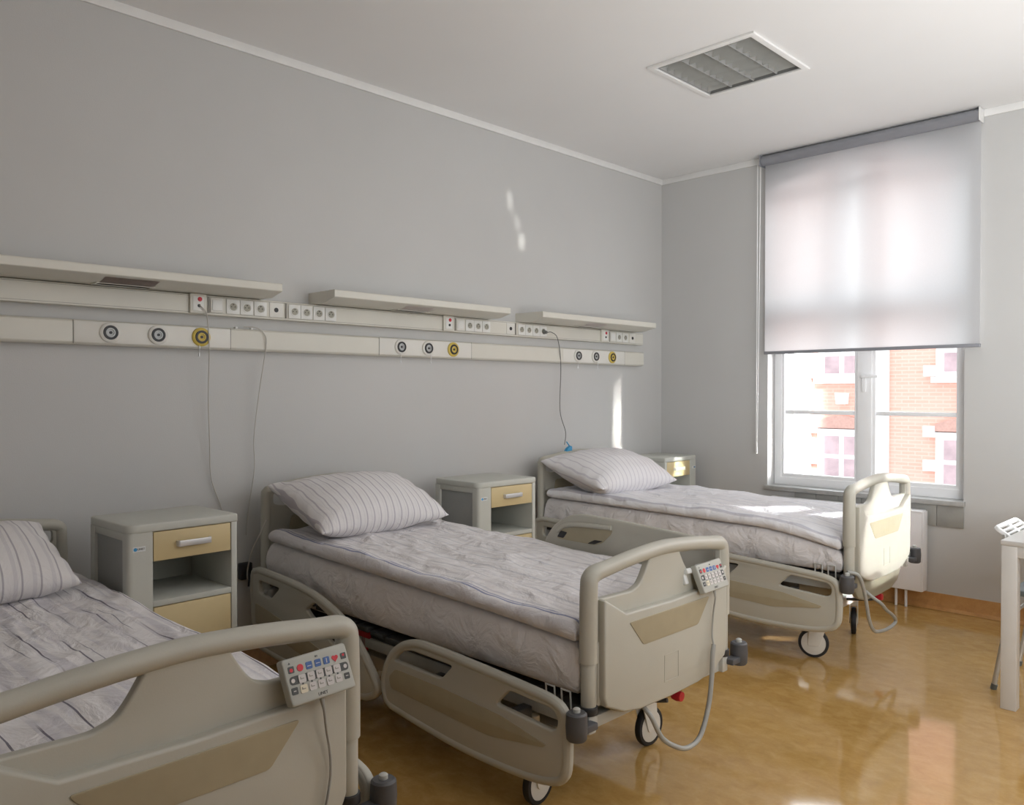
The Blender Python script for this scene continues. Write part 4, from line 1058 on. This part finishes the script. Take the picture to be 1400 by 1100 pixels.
def area(name, loc, target, sx, sy, power, col=(1, 1, 1), spread=None):
    l = bpy.data.lights.new(name, 'AREA'); l.shape = 'RECTANGLE'; l.size = sx; l.size_y = sy; l.energy = power; l.color = col
    if spread is not None: l.spread = math.radians(spread)
    o = bpy.data.objects.new(name, l); COL.objects.link(o); o.location = loc
    o.rotation_euler = (Vector(target) - Vector(loc)).to_track_quat('-Z', 'Y').to_euler()
    return o
area('open_sky', (5.6, 3.2, 4.0), (4.0, 0, 1.7), 4.0, 3.0, 420, (0.97, 0.985, 1.0))
area('added_ceiling_fill', (4.45, -2.9, 1.15), (4.2, -2.6, 3.0), 1.4, 3.4, 84, (0.965, 0.985, 1.0))  # added fill thrown up at the ceiling; no real uplighter stands here
area('added_side_fill', (5.2, -2.1, 2.0), (0, -1.7, 2.2), 3.4, 1.6, 15, (0.965, 0.985, 1.0))  # added soft fill at the right wall, which has no window

area('added_far_fill', (4.9, -4.3, 1.7), (2.6, 0, 1.1), 1.6, 1.4, 27, (0.97, 0.985, 1.0), 100)  # added fill that brightens the window wall and far bed, not daylight
def beam(name, at, d, w_, h_, e, dist=3.4, spread=1.5, col=(1.0, 0.97, 0.90)):
    d = Vector(d).normalized()
    src = Vector(at) + d * dist
    return area(name, src, at, w_, h_, e * w_ * h_, col, spread)
SUN = (0.88, 0.47, 0.17)
beam('sun_strip', (0, -.585, 1.02), SUN, .05, .46, 7)
beam('sun_strip', (0, -.585, 1.14), SUN, .10, .60, 1.6)
beam('sun_strip', (0, -.69, 1.50), SUN, .035, .12, 3)
beam('sun_drawer', (.395, -.40, .79), SUN, .17, .11, 12)
beam('sun_reveal', (.915, .06, 1.15), (.9, .52, .17), .14, .9, 7, 2.6, 3)
SUN_TWO = (3.6, 1.73, -.20)
beam('sun_glint', (0, -1.73, 2.60), SUN_TWO, .025, .12, 2.6, 5.5, .8)
beam('sun_glint', (0, -1.66, 2.47), SUN_TWO, .025, .08, 2.2, 5.5, .8)
beam('sun_glint', (0, -1.62, 2.35), SUN_TWO, .035, .09, 3.4, 5.5, .8)
beam('sun_footboard', (2.19, -1.22, .62), (.72, .55, .40), .95, .80, 8.5, 5.0, 2, (1.0, 0.995, 0.98))
beam('sun_bay', (-6.6, 12, 1.5), (.25, -.75, .60), 4.8, 11, 34, 9.0, 4, (1.0, 0.98, 0.95))  # beam that overexposes the haze-white bay

# ------------------------------------------------------------------ camera
cam = bpy.data.cameras.new('camera'); co = bpy.data.objects.new('camera', cam); COL.objects.link(co)
yaw, pitch, roll, fpx = -.7778, -.0128, -.0003, 1107.8751
cam.sensor_fit = 'HORIZONTAL'; cam.sensor_width = 36; cam.lens = 36 * fpx / 1400; cam.clip_start = 0.02
fwd = Vector((math.sin(yaw) * math.cos(pitch), math.cos(yaw) * math.cos(pitch), math.sin(pitch)))
right = Vector((math.cos(yaw), -math.sin(yaw), 0)); upv = right.cross(fwd)
r2 = right * math.cos(roll) + upv * math.sin(roll); u2 = upv * math.cos(roll) - right * math.sin(roll)
co.matrix_world = Matrix(((r2.x, u2.x, -fwd.x, 3.7149), (r2.y, u2.y, -fwd.y, -5.482), (r2.z, u2.z, -fwd.z, 1.3587), (0, 0, 0, 1)))
SC.camera = co

SC.view_settings.view_transform = 'Standard'
SC.view_settings.look = 'None'
SC.view_settings.exposure = 0.0
SC.cycles.use_denoising = True
SC.cycles.max_bounces = 10; SC.cycles.diffuse_bounces = 6; SC.cycles.transparent_max_bounces = 12
SC.cycles.sample_clamp_indirect = 6.0
SC.cycles.caustics_reflective = False; SC.cycles.caustics_refractive = False
